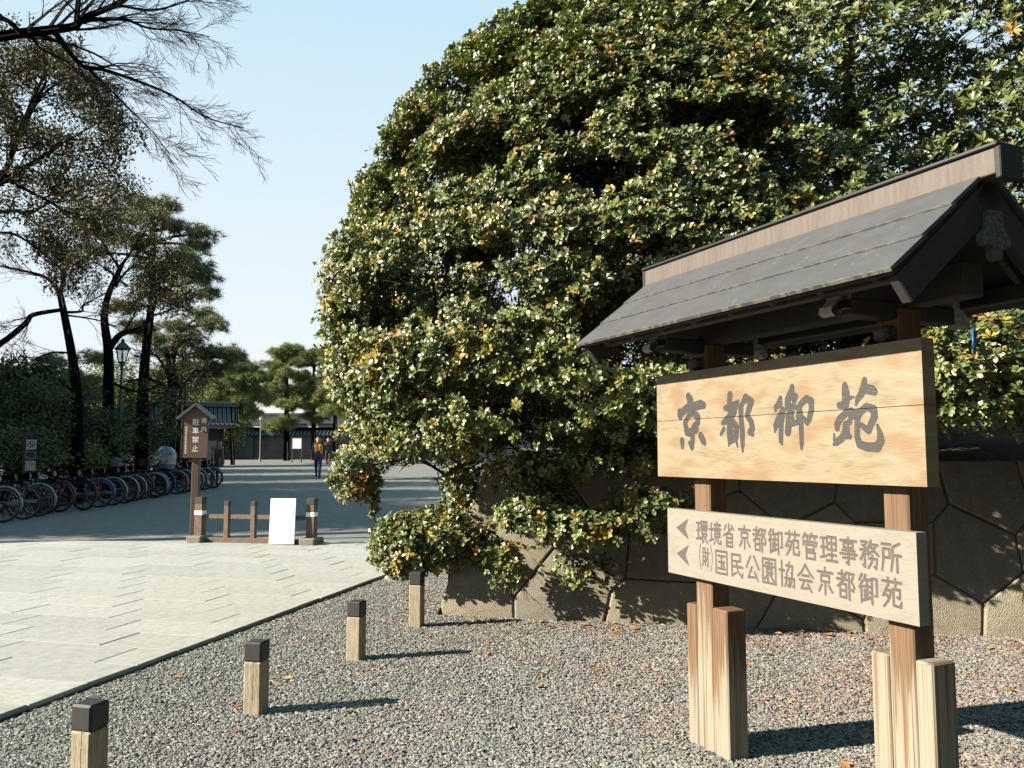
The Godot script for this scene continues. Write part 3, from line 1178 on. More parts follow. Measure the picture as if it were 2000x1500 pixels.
func build_left_trees() -> void:
	meshes.tuft = tuft(22, 0.25, 0.021)
	meshes.tuft.surface_set_material(0, M.needle)
	meshes.spray = spray(16, 0.085, 0.045, 0.2)
	meshes.spray.surface_set_material(0, M.dull_leaf)

	# the great bare limb that reaches in at the upper left
	var foot := Vector3(-10.6, 0, -11.2)
	var root := thing("bare_tree", "large leafless tree reaching dark twigs across the upper left sky", "tree", foot)
	var s := mb()
	var trunk := smooth_path([Vector3(0, -0.1, 0), Vector3(0.1, 2.5, -0.3), Vector3(0.3, 5.0, -0.8), survey(-120, 100, 12.5) - foot])
	limb(s, trunk, 0.3, 0.16, 10)
	build(s, "trunk", M.bark, root)
	s = mb()
	var tips := []
	for e in [[[[-120, 100, 12.5], [0, 72, 12.5], [90, 60, 12.6], [145, 52, 12.7], [165, 35, 12.7], [240, 2, 12.9], [330, -70, 13.2]], 0.12, 0.04, 20, 1.7],
			[[[110, 66, 12.6], [135, 100, 12.5], [163, 130, 12.5], [200, 136, 12.4], [262, 156, 12.4], [335, 186, 12.4], [400, 228, 12.3], [475, 250, 12.2]], 0.062, 0.008, 22, 1.35],
			[[[165, 38, 12.7], [210, 38, 12.8], [245, 38, 12.9], [290, 55, 13.0], [350, 60, 13.2], [410, 72, 13.4]], 0.05, 0.008, 18, 1.25],
			[[[150, 52, 12.7], [152, 20, 12.6], [160, -60, 12.5]], 0.06, 0.04, 8, 1.4],
			[[[40, 65, 12.5], [15, 40, 12.3], [-40, 20, 12.2]], 0.06, 0.03, 6, 1.3],
			[[[170, 133, 12.5], [215, 175, 12.3], [255, 215, 12.2], [300, 260, 12.1], [330, 300, 12.0]], 0.025, 0.006, 14, 1.1],
			[[[60, 66, 12.5], [80, 95, 12.9], [130, 120, 13.2], [190, 170, 13.5]], 0.035, 0.008, 12, 1.1],
			[[[230, 10, 12.9], [300, 20, 12.9], [370, 0, 12.9], [400, -20, 12.9]], 0.03, 0.008, 14, 1.1]]:
		var path := off(px_path(e[0]), foot)
		limb(s, path, e[1] * 0.82, e[2] * 0.9, 7)
		sprout(s, path, e[1] * 0.8, e[2] * 0.85, 0, {"n": [int(e[3] * 0.8), 6, 5], "len": [e[4] * 0.92, 0.58, 0.28], "start": 0.15, "amin": 0.3, "amax": 0.85, "k": 0.42, "rmin": 0.0034, "wander": 0.2, "pull": Vector3(0.25, -0.12, 0)}, tips)
	build(s, "branches", M.twig, root)

	# half-evergreen with brown-green leaves at the left edge
	foot = Vector3(-12.6, 0.0, -15.5)
	root = thing("brown_leaved_tree", "half bare tree with dull brown green leaves along the left edge", "tree", foot)
	s = mb()
	trunk = smooth_path([Vector3(0, -0.1, 0), Vector3(0.0, 2.0, 0), Vector3(0.2, 4.2, 0), Vector3(0.6, 5.8, 0)])
	limb(s, trunk, 0.24, 0.14, 9)
	build(s, "trunk", M.bark, root)
	s = mb()
	tips = []
	for e in [[[[-80, 430, 15.5], [0, 350, 15.6], [28, 290, 15.6], [60, 205, 15.8], [100, 120, 16.0]], 0.085, 0.02], [[[-60, 400, 15.5], [20, 345, 15.4], [70, 315, 15.3], [140, 270, 15.2], [210, 230, 15.2]], 0.07, 0.012],
			[[[-60, 425, 15.6], [20, 412, 15.8], [62, 415, 16.0], [100, 396, 16.0], [170, 390, 16.1]], 0.05, 0.01], [[[28, 290, 15.6], [80, 190, 15.4], [150, 150, 15.2], [200, 190, 15.1]], 0.04, 0.01],
			[[[60, 205, 15.8], [90, 160, 15.9], [70, 110, 15.9]], 0.04, 0.012], [[[10, 350, 15.5], [90, 390, 15.2], [150, 420, 15.0], [200, 400, 15.0]], 0.04, 0.01], [[[-20, 380, 15.5], [-20, 250, 15.3], [10, 150, 15.2]], 0.06, 0.02], [[[-60, 470, 15.6], [20, 455, 15.6], [90, 500, 15.6], [140, 545, 15.6]], 0.04, 0.01]]:
		var path := off(px_path(e[0]), foot)
		limb(s, path, e[1], e[2], 6)
		sprout(s, path, e[1], e[2], 0, {"n": [14, 5, 4], "len": [1.2, 0.5, 0.25], "start": 0.2, "amin": 0.35, "amax": 1.0, "k": 0.42, "rmin": 0.004}, tips)
	build(s, "branches", M.twig, root)
	var at := []
	for t in tips:
		var p: Vector3 = t[0] + foot
		if rng.randf() < 0.5:
			at.append(p + rdir() * 0.1)
	for e in [[110, 115, 40], [150, 150, 45], [190, 190, 45], [215, 235, 40], [225, 285, 35], [205, 330, 40], [215, 370, 35], [190, 430, 40], [160, 420, 40], [60, 130, 40], [20, 140, 40], [80, 280, 45], [120, 340, 50], [50, 240, 40], [90, 420, 45], [30, 400, 40], [150, 290, 40], [10, 215, 35]]:
		var c := survey(e[0], e[1], 15.5)
		for i in 34:
			at.append(c + rdir() * e[2] / FOCAL * 15.5 * pow(rng.randf(), 0.5))
	leaves_at(root, "foliage", meshes.spray, at, "brown", 0.55, 1.0)

	# leaning bare tree
	var path2 := px_path([[152, 900, 21.0], [150, 770, 21.0], [142, 700, 21.0], [128, 625, 21.0], [118, 575, 21.0]])
	foot = path2[0]
	foot.y = gy(21.0)
	root = thing("bare_tree", "thin leaning bare tree behind the bicycles near the small signpost", "tree", foot)
	s = mb()
	path2[0].y = foot.y - 0.1
	limb(s, off(path2, foot), 0.16, 0.08, 8)
	build(s, "trunk", M.bark, root)
	s = mb()
	for e in [[[[118, 577, 21], [125, 530, 21], [120, 490, 21.2]], 0.06, 0.02], [[[120, 580, 21], [95, 545, 20.8], [50, 530, 20.6], [0, 520, 20.4]], 0.06, 0.02], [[[123, 610, 21], [160, 608, 21], [166, 595, 21], [230, 560, 21.2]], 0.045, 0.012],
			[[[122, 605, 21], [65, 615, 20.6], [50, 632, 20.5], [0, 672, 20.3], [-60, 700, 20.2]], 0.05, 0.09], [[[125, 615, 21], [190, 625, 21.3], [230, 640, 21.5]], 0.03, 0.01], [[[140, 690, 21], [95, 690, 20.8], [40, 720, 20.6], [0, 745, 20.6]], 0.03, 0.012], [[[150, 765, 21], [105, 740, 20.8], [40, 733, 20.6], [-30, 735, 20.6]], 0.07, 0.05]]:
		var path := off(px_path(e[0]), foot)
		limb(s, path, e[1], e[2], 6)
		sprout(s, path, e[1], minf(e[2], 0.03), 0, {"n": [11, 5, 4], "len": [1.5, 0.65, 0.3], "start": 0.2, "amin": 0.3, "amax": 0.9, "k": 0.38, "rmin": 0.0045, "bias": Vector3(0, 0.15, 0)}, [])
	build(s, "branches", M.twig, root)

	# forked tree with rusty twigs and small leaves
	path2 = px_path([[214, 910, 23.0], [212, 790, 23.0], [212, 690, 23.0], [204, 620, 23.0], [214, 570, 23.0], [240, 515, 23.0]])
	foot = path2[0]
	foot.y = gy(23.0)
	root = thing("forked_tree", "forked tree with rusty twigs standing just behind the green lamp post", "tree", foot)
	s = mb()
	path2[0].y = foot.y - 0.1
	limb(s, off(path2, foot), 0.2, 0.06, 8)
	limb(s, off(px_path([[214, 680, 23.0], [238, 652, 22.9], [278, 640, 22.8], [300, 605, 22.8]]), foot), 0.11, 0.05, 7)
	build(s, "trunk", M.bark, root)
	s = mb()
	tips = []
	for e in [[[[240, 515, 23], [265, 480, 23], [290, 440, 23]], 0.05, 0.01], [[[235, 525, 23], [205, 480, 22.8], [190, 450, 22.6]], 0.05, 0.01], [[[300, 605, 22.8], [310, 570, 22.8], [330, 540, 22.8]], 0.05, 0.01], [[[290, 620, 22.8], [320, 610, 22.6], [350, 600, 22.5]], 0.04, 0.01], [[[250, 560, 23], [200, 520, 22.6], [160, 500, 22.4]], 0.04, 0.01], [[[225, 560, 23], [260, 520, 23], [330, 500, 23]], 0.05, 0.01],
			[[[240, 650, 22.9], [265, 610, 22.6], [270, 560, 22.5]], 0.04, 0.01], [[[215, 745, 23], [270, 765, 22.6], [330, 745, 22.4], [370, 740, 22.2]], 0.05, 0.01]]:
		var path := off(px_path(e[0]), foot)
		limb(s, path, e[1], e[2], 5)
		sprout(s, path, e[1], e[2], 0, {"n": [12, 5, 4], "len": [1.1, 0.5, 0.25], "start": 0.15, "amin": 0.3, "amax": 1.0, "k": 0.38, "rmin": 0.0055, "bias": Vector3(0, 0.1, 0)}, tips)
	build(s, "branches", M.twig, root)
	at = []
	for t in tips:
		if rng.randf() < 0.45:
			at.append(t[0] + foot + rdir() * 0.1)
	leaves_at(root, "foliage", meshes.spray, at, "brown", 0.6, 1.1)

	# pines
	pine("tall_pine", "tallest pine with layered needle pads behind the lamp post", [[276, 905, 27], [280, 760, 27], [286, 680, 27], [298, 570, 27], [298, 450, 27], [288, 395, 27]], 0.23,
		[[275, 398, 30, 0], [325, 402, 26, 0.3], [300, 428, 30, -0.5], [250, 425, 22, 0], [345, 445, 20, 0.5], [395, 455, 24, 0], [385, 480, 22, 0.5], [360, 505, 28, -0.5], [400, 545, 26, 0], [345, 535, 26, 0.6], [230, 465, 26, 0.4], [265, 475, 28, -0.6], [185, 490, 20, 0.2], [405, 575, 20, 0.2], [320, 580, 26, 0.6], [290, 520, 26, 0.8], [385, 525, 22, -0.4], [240, 600, 24, 0.8], [270, 640, 26, 0.8]], 27, "pine", "pines beyond the bicycles", 125, 0.85)
	pine("spreading_pine", "lower spreading pine to the right of the tallest pine", [[352, 905, 31], [356, 780, 31], [360, 700, 31], [352, 650, 31]], 0.2,
		[[345, 640, 26, 0], [395, 615, 24, 0.4], [415, 635, 24, 0], [365, 665, 28, -0.5], [405, 690, 26, 0.2], [445, 690, 24, 0], [330, 690, 26, 0.6], [300, 665, 26, 0.5], [370, 720, 30, 0.5], [425, 720, 26, 0.6], [320, 730, 24, 0.2], [460, 700, 18, 0.2]], 31, "pine", "pines beyond the bicycles", 125, 0.85)
	pine("young_pine", "small pine pads above the dark hedge at the far left", [[112, 905, 33], [108, 800, 33], [108, 720, 33]], 0.12,
		[[105, 705, 26, 0], [80, 725, 24, 0.3], [135, 730, 24, 0], [110, 750, 30, 0.3], [70, 755, 24, 0.2], [165, 745, 26, 0.4], [185, 700, 24, 0.6], [180, 770, 30, 0.6]], 33, "pine", "pines beyond the bicycles", 125, 0.85)
	# pale-barked trunk beside the parking notice
	path2 = px_path([[330, 930, 29.0], [329, 850, 29.0], [333, 790, 29.0], [338, 730, 29.0], [330, 690, 29.0]])
	foot = path2[0]
	foot.y = gy(29.0)
	root = thing("mossy_tree", "pale mossy trunk with grey twigs left of the brown parking notice", "tree", foot)
	s = mb()
	path2[0].y = foot.y - 0.1
	limb(s, off(path2, foot), 0.26, 0.15, 9)
	build(s, "trunk", M.bark_pale, root)
	s = mb()
	for e in [[[[335, 770, 29], [370, 740, 28.8], [420, 735, 28.6]], 0.1, 0.02], [[[333, 760, 29], [290, 740, 28.8], [250, 745, 28.6]], 0.1, 0.02], [[[335, 720, 29], [345, 680, 29], [370, 660, 29]], 0.1, 0.02], [[[338, 780, 29], [300, 790, 28.6], [262, 800, 28.4]], 0.07, 0.02], [[[333, 740, 29], [310, 700, 29], [290, 690, 29]], 0.08, 0.02]]:
		var path := off(px_path(e[0]), foot)
		limb(s, path, e[1], e[2], 5)
		sprout(s, path, e[1], e[2], 0, {"n": [13, 6, 4], "len": [1.3, 0.6, 0.3], "start": 0.15, "amin": 0.3, "amax": 1.0, "k": 0.36, "rmin": 0.006}, [])
	build(s, "branches", M.twig, root)

	# dark shrubs behind the bicycles
	var spots := [[[30, 800, 20.5], [1.5, 1.2, 1.4], 950, "dark rounded hedge bush at the far left edge behind the bicycles"], [[75, 850, 23.5], [1.4, 0.9, 1.2], 600, "dark shrub right behind the small no smoking signpost"], [[140, 830, 22.2], [1.2, 1.0, 1.0], 600, "dark shrub at the foot of the leaning bare tree"],
			[[185, 865, 24.0], [1.0, 0.8, 1.0], 420, "dark shrub between the leaning tree and the lamp post"], [[262, 850, 27.5], [1.5, 1.1, 1.2], 650, "twiggy dark shrub right of the lamp post"], [[25, 885, 18.6], [1.1, 0.5, 0.8], 350, "low dark shrub at the left edge close to the bicycles"], [[140, 895, 21.4], [0.9, 0.45, 0.6], 300, "low yellow green shrub showing above the bicycle handlebars"], [[-30, 800, 24.0], [2.0, 1.5, 1.8], 1100, "tallest dark evergreen bush cut by the left edge of the picture"]]
	for q in spots:
		var e: Array = q[0]
		var r3: Array = q[1]
		bushy("shrub", q[3], survey(e[0], e[1], e[2]), Vector3(r3[0], r3[1], r3[2]), q[2], "broad" if "yellow" in q[3] else "dark", 0.95, 0.04, "dark shrubs behind the bicycles", "shrub")
	# evergreens left of the picture that shade the road
	for q in [[-19.5, 12.6, 10.5, 2.9], [-22.5, 15.9, 11.0, 2.4], [-19.5, 20.8, 9.5, 2.3], [-23.5, 24.5, 11.0, 2.6], [-26.0, 12.5, 13.5, 3.0], [-25.5, 30.5, 10.5, 3.0], [-30.0, 37.0, 12.0, 3.2], [-41.0, 57.0, 10.0, 3.6], [-39.0, 63.5, 8.0, 3.4]]:
		bushy("shade_tree", "dense evergreen outside the left edge that shades the gravel road", Vector3(q[0], q[2] * 0.55, -q[1]), Vector3(q[3], q[2] * 0.45, q[3]), 2300, "dark", 2.3, 0.28, "evergreens left of the picture")


	# evergreens behind and to the right of the photographer, which keep the open sky off the shaded faces
	for q in [[7.6, -2.2, 8.5, 2.3], [7.2, 1.8, 8.5, 2.3], [10.5, -1.0, 9.0, 2.6], [9.5, 4.5, 9.5, 2.9], [6.0, 9.5, 10.0, 3.2], [0.5, 12.5, 10.5, 3.4], [-6.0, 15.0, 10.0, 3.2], [13.5, 2.0, 11.0, 3.0]]:
		bushy("park_tree", "dense evergreen of the park edge behind and right of the photographer", Vector3(q[0], q[2] * 0.52, q[1]), Vector3(q[3], q[2] * 0.48, q[3]), 1900, "dark", 2.4, 0.25, "evergreens behind the photographer")


func build_far() -> void:
	# long plastered wall with a tiled roof across the end of the road
	var d := 68.0
	var y0 := gy(d)
	var root := thing("tiled_wall", "long grey plastered wall with dark tiled coping across the far end", "wall", Vector3(-12, y0, -d))
	var s := mb()
	box(s, Vector3(-1, 0.95, 0), Vector3(44, 1.9, 0.5), 0.02)
	build(s, "plaster", M.plaster, root)
	s = mb()
	box(s, Vector3(-1, 0.2, 0.03), Vector3(44.1, 0.4, 0.6), 0.02)
	build(s, "stone_footing", M.stone[1], root)
	s = mb()
	for sg in [-1.0, 1.0]:
		boxx(s, Transform3D(Basis(Vector3.RIGHT, sg * 0.5), Vector3(-1, 2.1, sg * 0.36)), Vector3(44.4, 0.09, 0.95), 0.01)
	build(s, "roof", M.tile, root)
	s = mb()
	for i in 148:
		var x := -23.0 + i * 0.3
		for sg in [-1.0, 1.0]:
			rod(s, Vector3(x, 1.93, sg * 0.8), Vector3(x, 2.36, sg * 0.02), 0.05, 4)
	rod(s, Vector3(-23.2, 2.42, 0), Vector3(21.2, 2.42, 0), 0.14, 8)
	stuff(build(s, "roof_tiles", M.tile, root))
	for x in [-16.0, -9.5, -3.0, 3.5, 10.0]:
		s = mb()
		box(s, Vector3(x, 0.95, 0.28), Vector3(0.22, 1.9, 0.12), 0.01)
		build(s, "wall_post", M.dark_wood, root)
	# blue-grey doors in the wall
	for q in [[-10.2, 2.4, "pale blue grey sheet gate set in the far wall by the parked bicycles"]]:
		var g := thing("sheet_gate", q[2], "gate", Vector3(-12 + q[0], y0, -d + 0.62))
		for k in 4:
			s = mb()
			box(s, Vector3(-q[1] * 0.5 + (k + 0.5) * q[1] / 4.0, 0.98, 0), Vector3(q[1] / 4.0 - 0.02, 1.9, 0.06), 0.01)
			build(s, "panel", plain(lin(0.16, 0.22, 0.25), 0.6), g)
	# gatehouse with a curved tile roof, half hidden behind the mossy trunk
	d = 47.0
	y0 = gy(d)
	var c := survey(348, 850, d)
	root = thing("gatehouse", "small old gatehouse with white edged curved tile roof behind the trees", "building", Vector3(c.x, y0, -d - 1.5), 0.35)
	root.scale = Vector3.ONE * 0.86
	s = mb()
	box(s, Vector3(0, 0.9, 0), Vector3(4.4, 1.8, 2.4), 0.02)
	build(s, "wall", M.plaster, root)
	for k in 5:
		s = mb()
		box(s, Vector3(-2.2 + k * 1.1, 1.3, 1.23), Vector3(0.16, 2.6, 0.16), 0.01)
		build(s, "post", M.dark_wood, root)
	s = mb()
	box(s, Vector3(0, 2.2, 0), Vector3(4.5, 0.8, 2.3), 0.02)
	build(s, "upper_wall", M.dark_wood, root)
	var profile := [[0.0, 4.15], [0.5, 3.7], [1.0, 3.32], [1.5, 3.05], [2.1, 2.86]]
	for sg in [-1.0, 1.0]:
		s = mb()
		for i in 4:
			var a: Array = profile[i]
			var b: Array = profile[i + 1]
			quad(s, Vector3(-3.1, a[1], sg * a[0]), Vector3(3.1, a[1], sg * a[0]), Vector3(3.1, b[1], sg * b[0]), Vector3(-3.1, b[1], sg * b[0]), Vector3(0, 1, sg))
			quad(s, Vector3(-3.1, a[1] - 0.14, sg * a[0]), Vector3(3.1, a[1] - 0.14, sg * a[0]), Vector3(3.1, b[1] - 0.14, sg * b[0]), Vector3(-3.1, b[1] - 0.14, sg * b[0]), Vector3(0, -1, sg * 0.2))
			for e in [-3.1, 3.1]:
				quad(s, Vector3(e, a[1], sg * a[0]), Vector3(e, b[1], sg * b[0]), Vector3(e, b[1] - 0.14, sg * b[0]), Vector3(e, a[1] - 0.14, sg * a[0]), Vector3(e, 0, 0))
		quad(s, Vector3(-3.1, 2.86, sg * 2.1), Vector3(3.1, 2.86, sg * 2.1), Vector3(3.1, 2.72, sg * 2.1), Vector3(-3.1, 2.72, sg * 2.1), Vector3(0, 0, sg))
		var roof := build(s, "roof", M.tile, root)
		s = mb()
		for i in 22:
			var x := -3.0 + i * 6.0 / 21.0
			var pts := []
			for q in profile:
				pts.append(Vector3(x, q[1] + 0.03, sg * q[0]))
			tube(s, pts, [0.06, 0.06, 0.06, 0.06, 0.06], 5, true)
		stuff(build(s, "tile_rows", M.tile, roof))
		s = mb()
		for i in 22:
			var x := -3.0 + i * 6.0 / 21.0
			rod(s, Vector3(x, 2.885, sg * 2.06), Vector3(x, 2.88, sg * 2.16), 0.075, 8)
		stuff(build(s, "eave_discs", M.tile_pale, roof))
		s = mb()
		for e in [-3.13, 3.13]:
			var pts := []
			for q in profile:
				pts.append(Vector3(e, q[1] - 0.05, sg * q[0]))
			tube(s, pts, [0.09, 0.09, 0.09, 0.09, 0.09], 6, true)
			pts = off(pts, Vector3(signf(e) * 0.35, -0.1, 0))
			tube(s, pts, [0.06, 0.06, 0.06, 0.06, 0.06], 6, true)
		build(s, "verge", M.tile_pale, roof)
	s = mb()
	box(s, Vector3(0, 4.28, 0), Vector3(6.4, 0.36, 0.3), 0.03)
	build(s, "ridge", M.tile, root)
	s = mb()
	box(s, Vector3(-2.6, 2.55, 1.5), Vector3(0.5, 0.5, 0.04), 0.005)
	build(s, "paper_notice", M.white_paint, root)
	# low plastered wall running from the gatehouse
	root = thing("garden_wall", "low pale green grey garden wall beneath the gatehouse roof", "wall", Vector3(c.x - 3.5, y0, -d + 0.5), 0.1)
	s = mb()
	box(s, Vector3(0, 0.75, 0), Vector3(8.0, 1.5, 0.3), 0.02)
	build(s, "plaster", M.plaster, root)
	s = mb()
	boxx(s, Transform3D(Basis(Vector3.RIGHT, 0.4), Vector3(0, 1.6, 0.18)), Vector3(8.2, 0.06, 0.5), 0.01)
	boxx(s, Transform3D(Basis(Vector3.RIGHT, -0.4), Vector3(0, 1.6, -0.18)), Vector3(8.2, 0.06, 0.5), 0.01)
	build(s, "coping", M.tile, root)
	# pale roofed house behind the far wall
	root = thing("house", "pale roofed house half hidden by pines beyond the far wall", "building", Vector3(-21.5, gy(80.0), -82.0))
	s = mb()
	box(s, Vector3(0, 2.2, 0), Vector3(11, 4.4, 6), 0.02)
	build(s, "wall", M.white_plaster, root)
	for sg in [-1.0, 1.0]:
		s = mb()
		boxx(s, Transform3D(Basis(Vector3.RIGHT, sg * 0.42), Vector3(0, 5.0, sg * 1.75)), Vector3(12, 0.18, 4.1), 0.02)
		build(s, "roof", M.tile_pale if sg > 0 else M.tile, root)
	for k in 4:
		s = mb()
		box(s, Vector3(-4 + k * 2.6, 2.6, 3.02), Vector3(1.5, 1.3, 0.08), 0.01)
		var w := build(s, "window", M.dark_wood, root)
		s = mb()
		box(s, Vector3(-4 + k * 2.6, 2.6, 3.07), Vector3(1.3, 1.1, 0.02), 0.002)
		build(s, "pane", plain(lin(0.05, 0.06, 0.07), 0.1), w)
	# far pines in front of the wall
	meshes.tuft_big = meshes.tuft
	pine("garden_pine", "tall straight pine with rounded crown left of the pair by the far wall", [[560, 900, 62], [560, 800, 62], [560, 720, 62], [561, 680, 62]], 0.26,
		[[545, 690, 14, 0], [570, 682, 16, 0], [560, 700, 18, 0.5], [535, 715, 16, 0], [583, 708, 16, 0], [528, 735, 18, 0.6], [560, 730, 20, -0.5], [590, 735, 16, 0.5], [545, 755, 22, 0.3], [580, 765, 20, 0.6], [530, 780, 22, 0.8], [565, 790, 22, 0], [600, 790, 20, 0.4], [555, 825, 20, 0.2], [535, 835, 16, 0]], 62, "farpine", "pines along the far wall", 210, 1.2)
	pine("garden_pine", "slimmer pine of the pair, nearest the big evergreen", [[613, 900, 64], [613, 800, 64], [614, 700, 64], [614, 690, 64]], 0.24,
		[[602, 692, 12, 0], [622, 690, 14, 0], [596, 708, 12, 0.3], [630, 708, 12, 0], [613, 705, 14, 0.5], [640, 745, 18, 0.4], [598, 745, 18, 0.6], [622, 765, 20, 0], [600, 785, 20, 0.4], [635, 790, 20, 0.6], [650, 770, 18, 0.6], [615, 815, 20, 0.4]], 64, "farpine", "pines along the far wall", 210, 1.2)
	pine("garden_pine", "pine mostly hidden behind the left edge of the big evergreen", [[655, 900, 60], [655, 800, 60], [656, 730, 60]], 0.22,
		[[645, 725, 16, 0], [665, 715, 18, 0], [655, 745, 20, 0.4], [640, 770, 20, 0], [670, 765, 20, 0.5], [655, 800, 22, 0.3], [690, 740, 20, 0], [700, 780, 22, 0.4]], 60, "farpine", "pines along the far wall", 210, 1.2)
	pine("garden_pine", "broad low pine right of the parking notice roof", [[455, 900, 52], [452, 820, 52], [458, 760, 52], [462, 730, 52]], 0.15,
		[[440, 722, 24, 0], [480, 718, 24, 0.4], [500, 740, 20, 0], [415, 745, 24, 0.4], [455, 745, 28, -0.5], [490, 765, 24, 0.4], [430, 775, 26, 0], [465, 785, 24, -0.3], [505, 775, 20, 0.3], [400, 790, 22, 0.4], [445, 805, 22, 0], [485, 805, 20, 0]], 52, "farpine", "pines along the far wall", 210, 1.15)
	bushy("distant_tree", "dark green tree before the far wall behind the parking notice", Vector3(-27.0, gy(65.0) + 3.9, -65.2), Vector3(2.6, 3.7, 2.2), 700, "farpine", 2.2, 0.2, "trees before the far wall")
	bushy("distant_tree", "dark green tree before the far wall left of the slim lamp", Vector3(-22.9, gy(66.0) + 3.3, -65.8), Vector3(2.2, 2.6, 1.8), 600, "farpine", 2.0, 0.2, "trees before the far wall")
	bushy("distant_tree", "dark green tree before the far wall beyond the gatehouse", Vector3(-31.5, gy(64.0) + 4.2, -64.2), Vector3(2.8, 4.0, 2.2), 700, "farpine", 2.2, 0.2, "trees before the far wall")
	# wood beyond the wall
	var k := 0
	var where := ["behind the tallest pine", "behind the gatehouse", "beyond the wall above the sheet gate", "beyond the wall behind the street lamp", "behind the pale roofed house", "behind the pair of garden pines", "beyond the far wall at the big evergreen's edge", "far behind the left hedge", "at the far left beyond the pines", "behind the leaning bare tree", "hidden behind the big evergreen", "beyond the road behind the big evergreen"]
	for q in [[-44.0, 86.0, 7.5, 5.5], [-38.0, 80.0, 7.0, 5.0], [-31.0, 84.0, 7.5, 5.0], [-26.0, 88.0, 7.0, 5.0], [-20.5, 92.0, 7.5, 5.5], [-15.0, 88.0, 7.0, 5.0], [-8.0, 86.0, 7.5, 5.5], [-52.0, 78.0, 7.5, 5.5], [-60.0, 84.0, 8.0, 6.0], [-41.0, 60.0, 6.0, 4.5], [2.0, 84.0, 8.5, 6.0], [13.0, 80.0, 8.5, 6.0]]:
		bushy("distant_tree", "green round topped tree " + where[k], Vector3(q[0], gy(q[1]) + q[2] * 0.55, -q[1]), Vector3(q[3], q[2] * 0.5, q[3] * 0.7), 800, "farpine", 4.4, 0.3, "trees beyond the far wall")
		k += 1


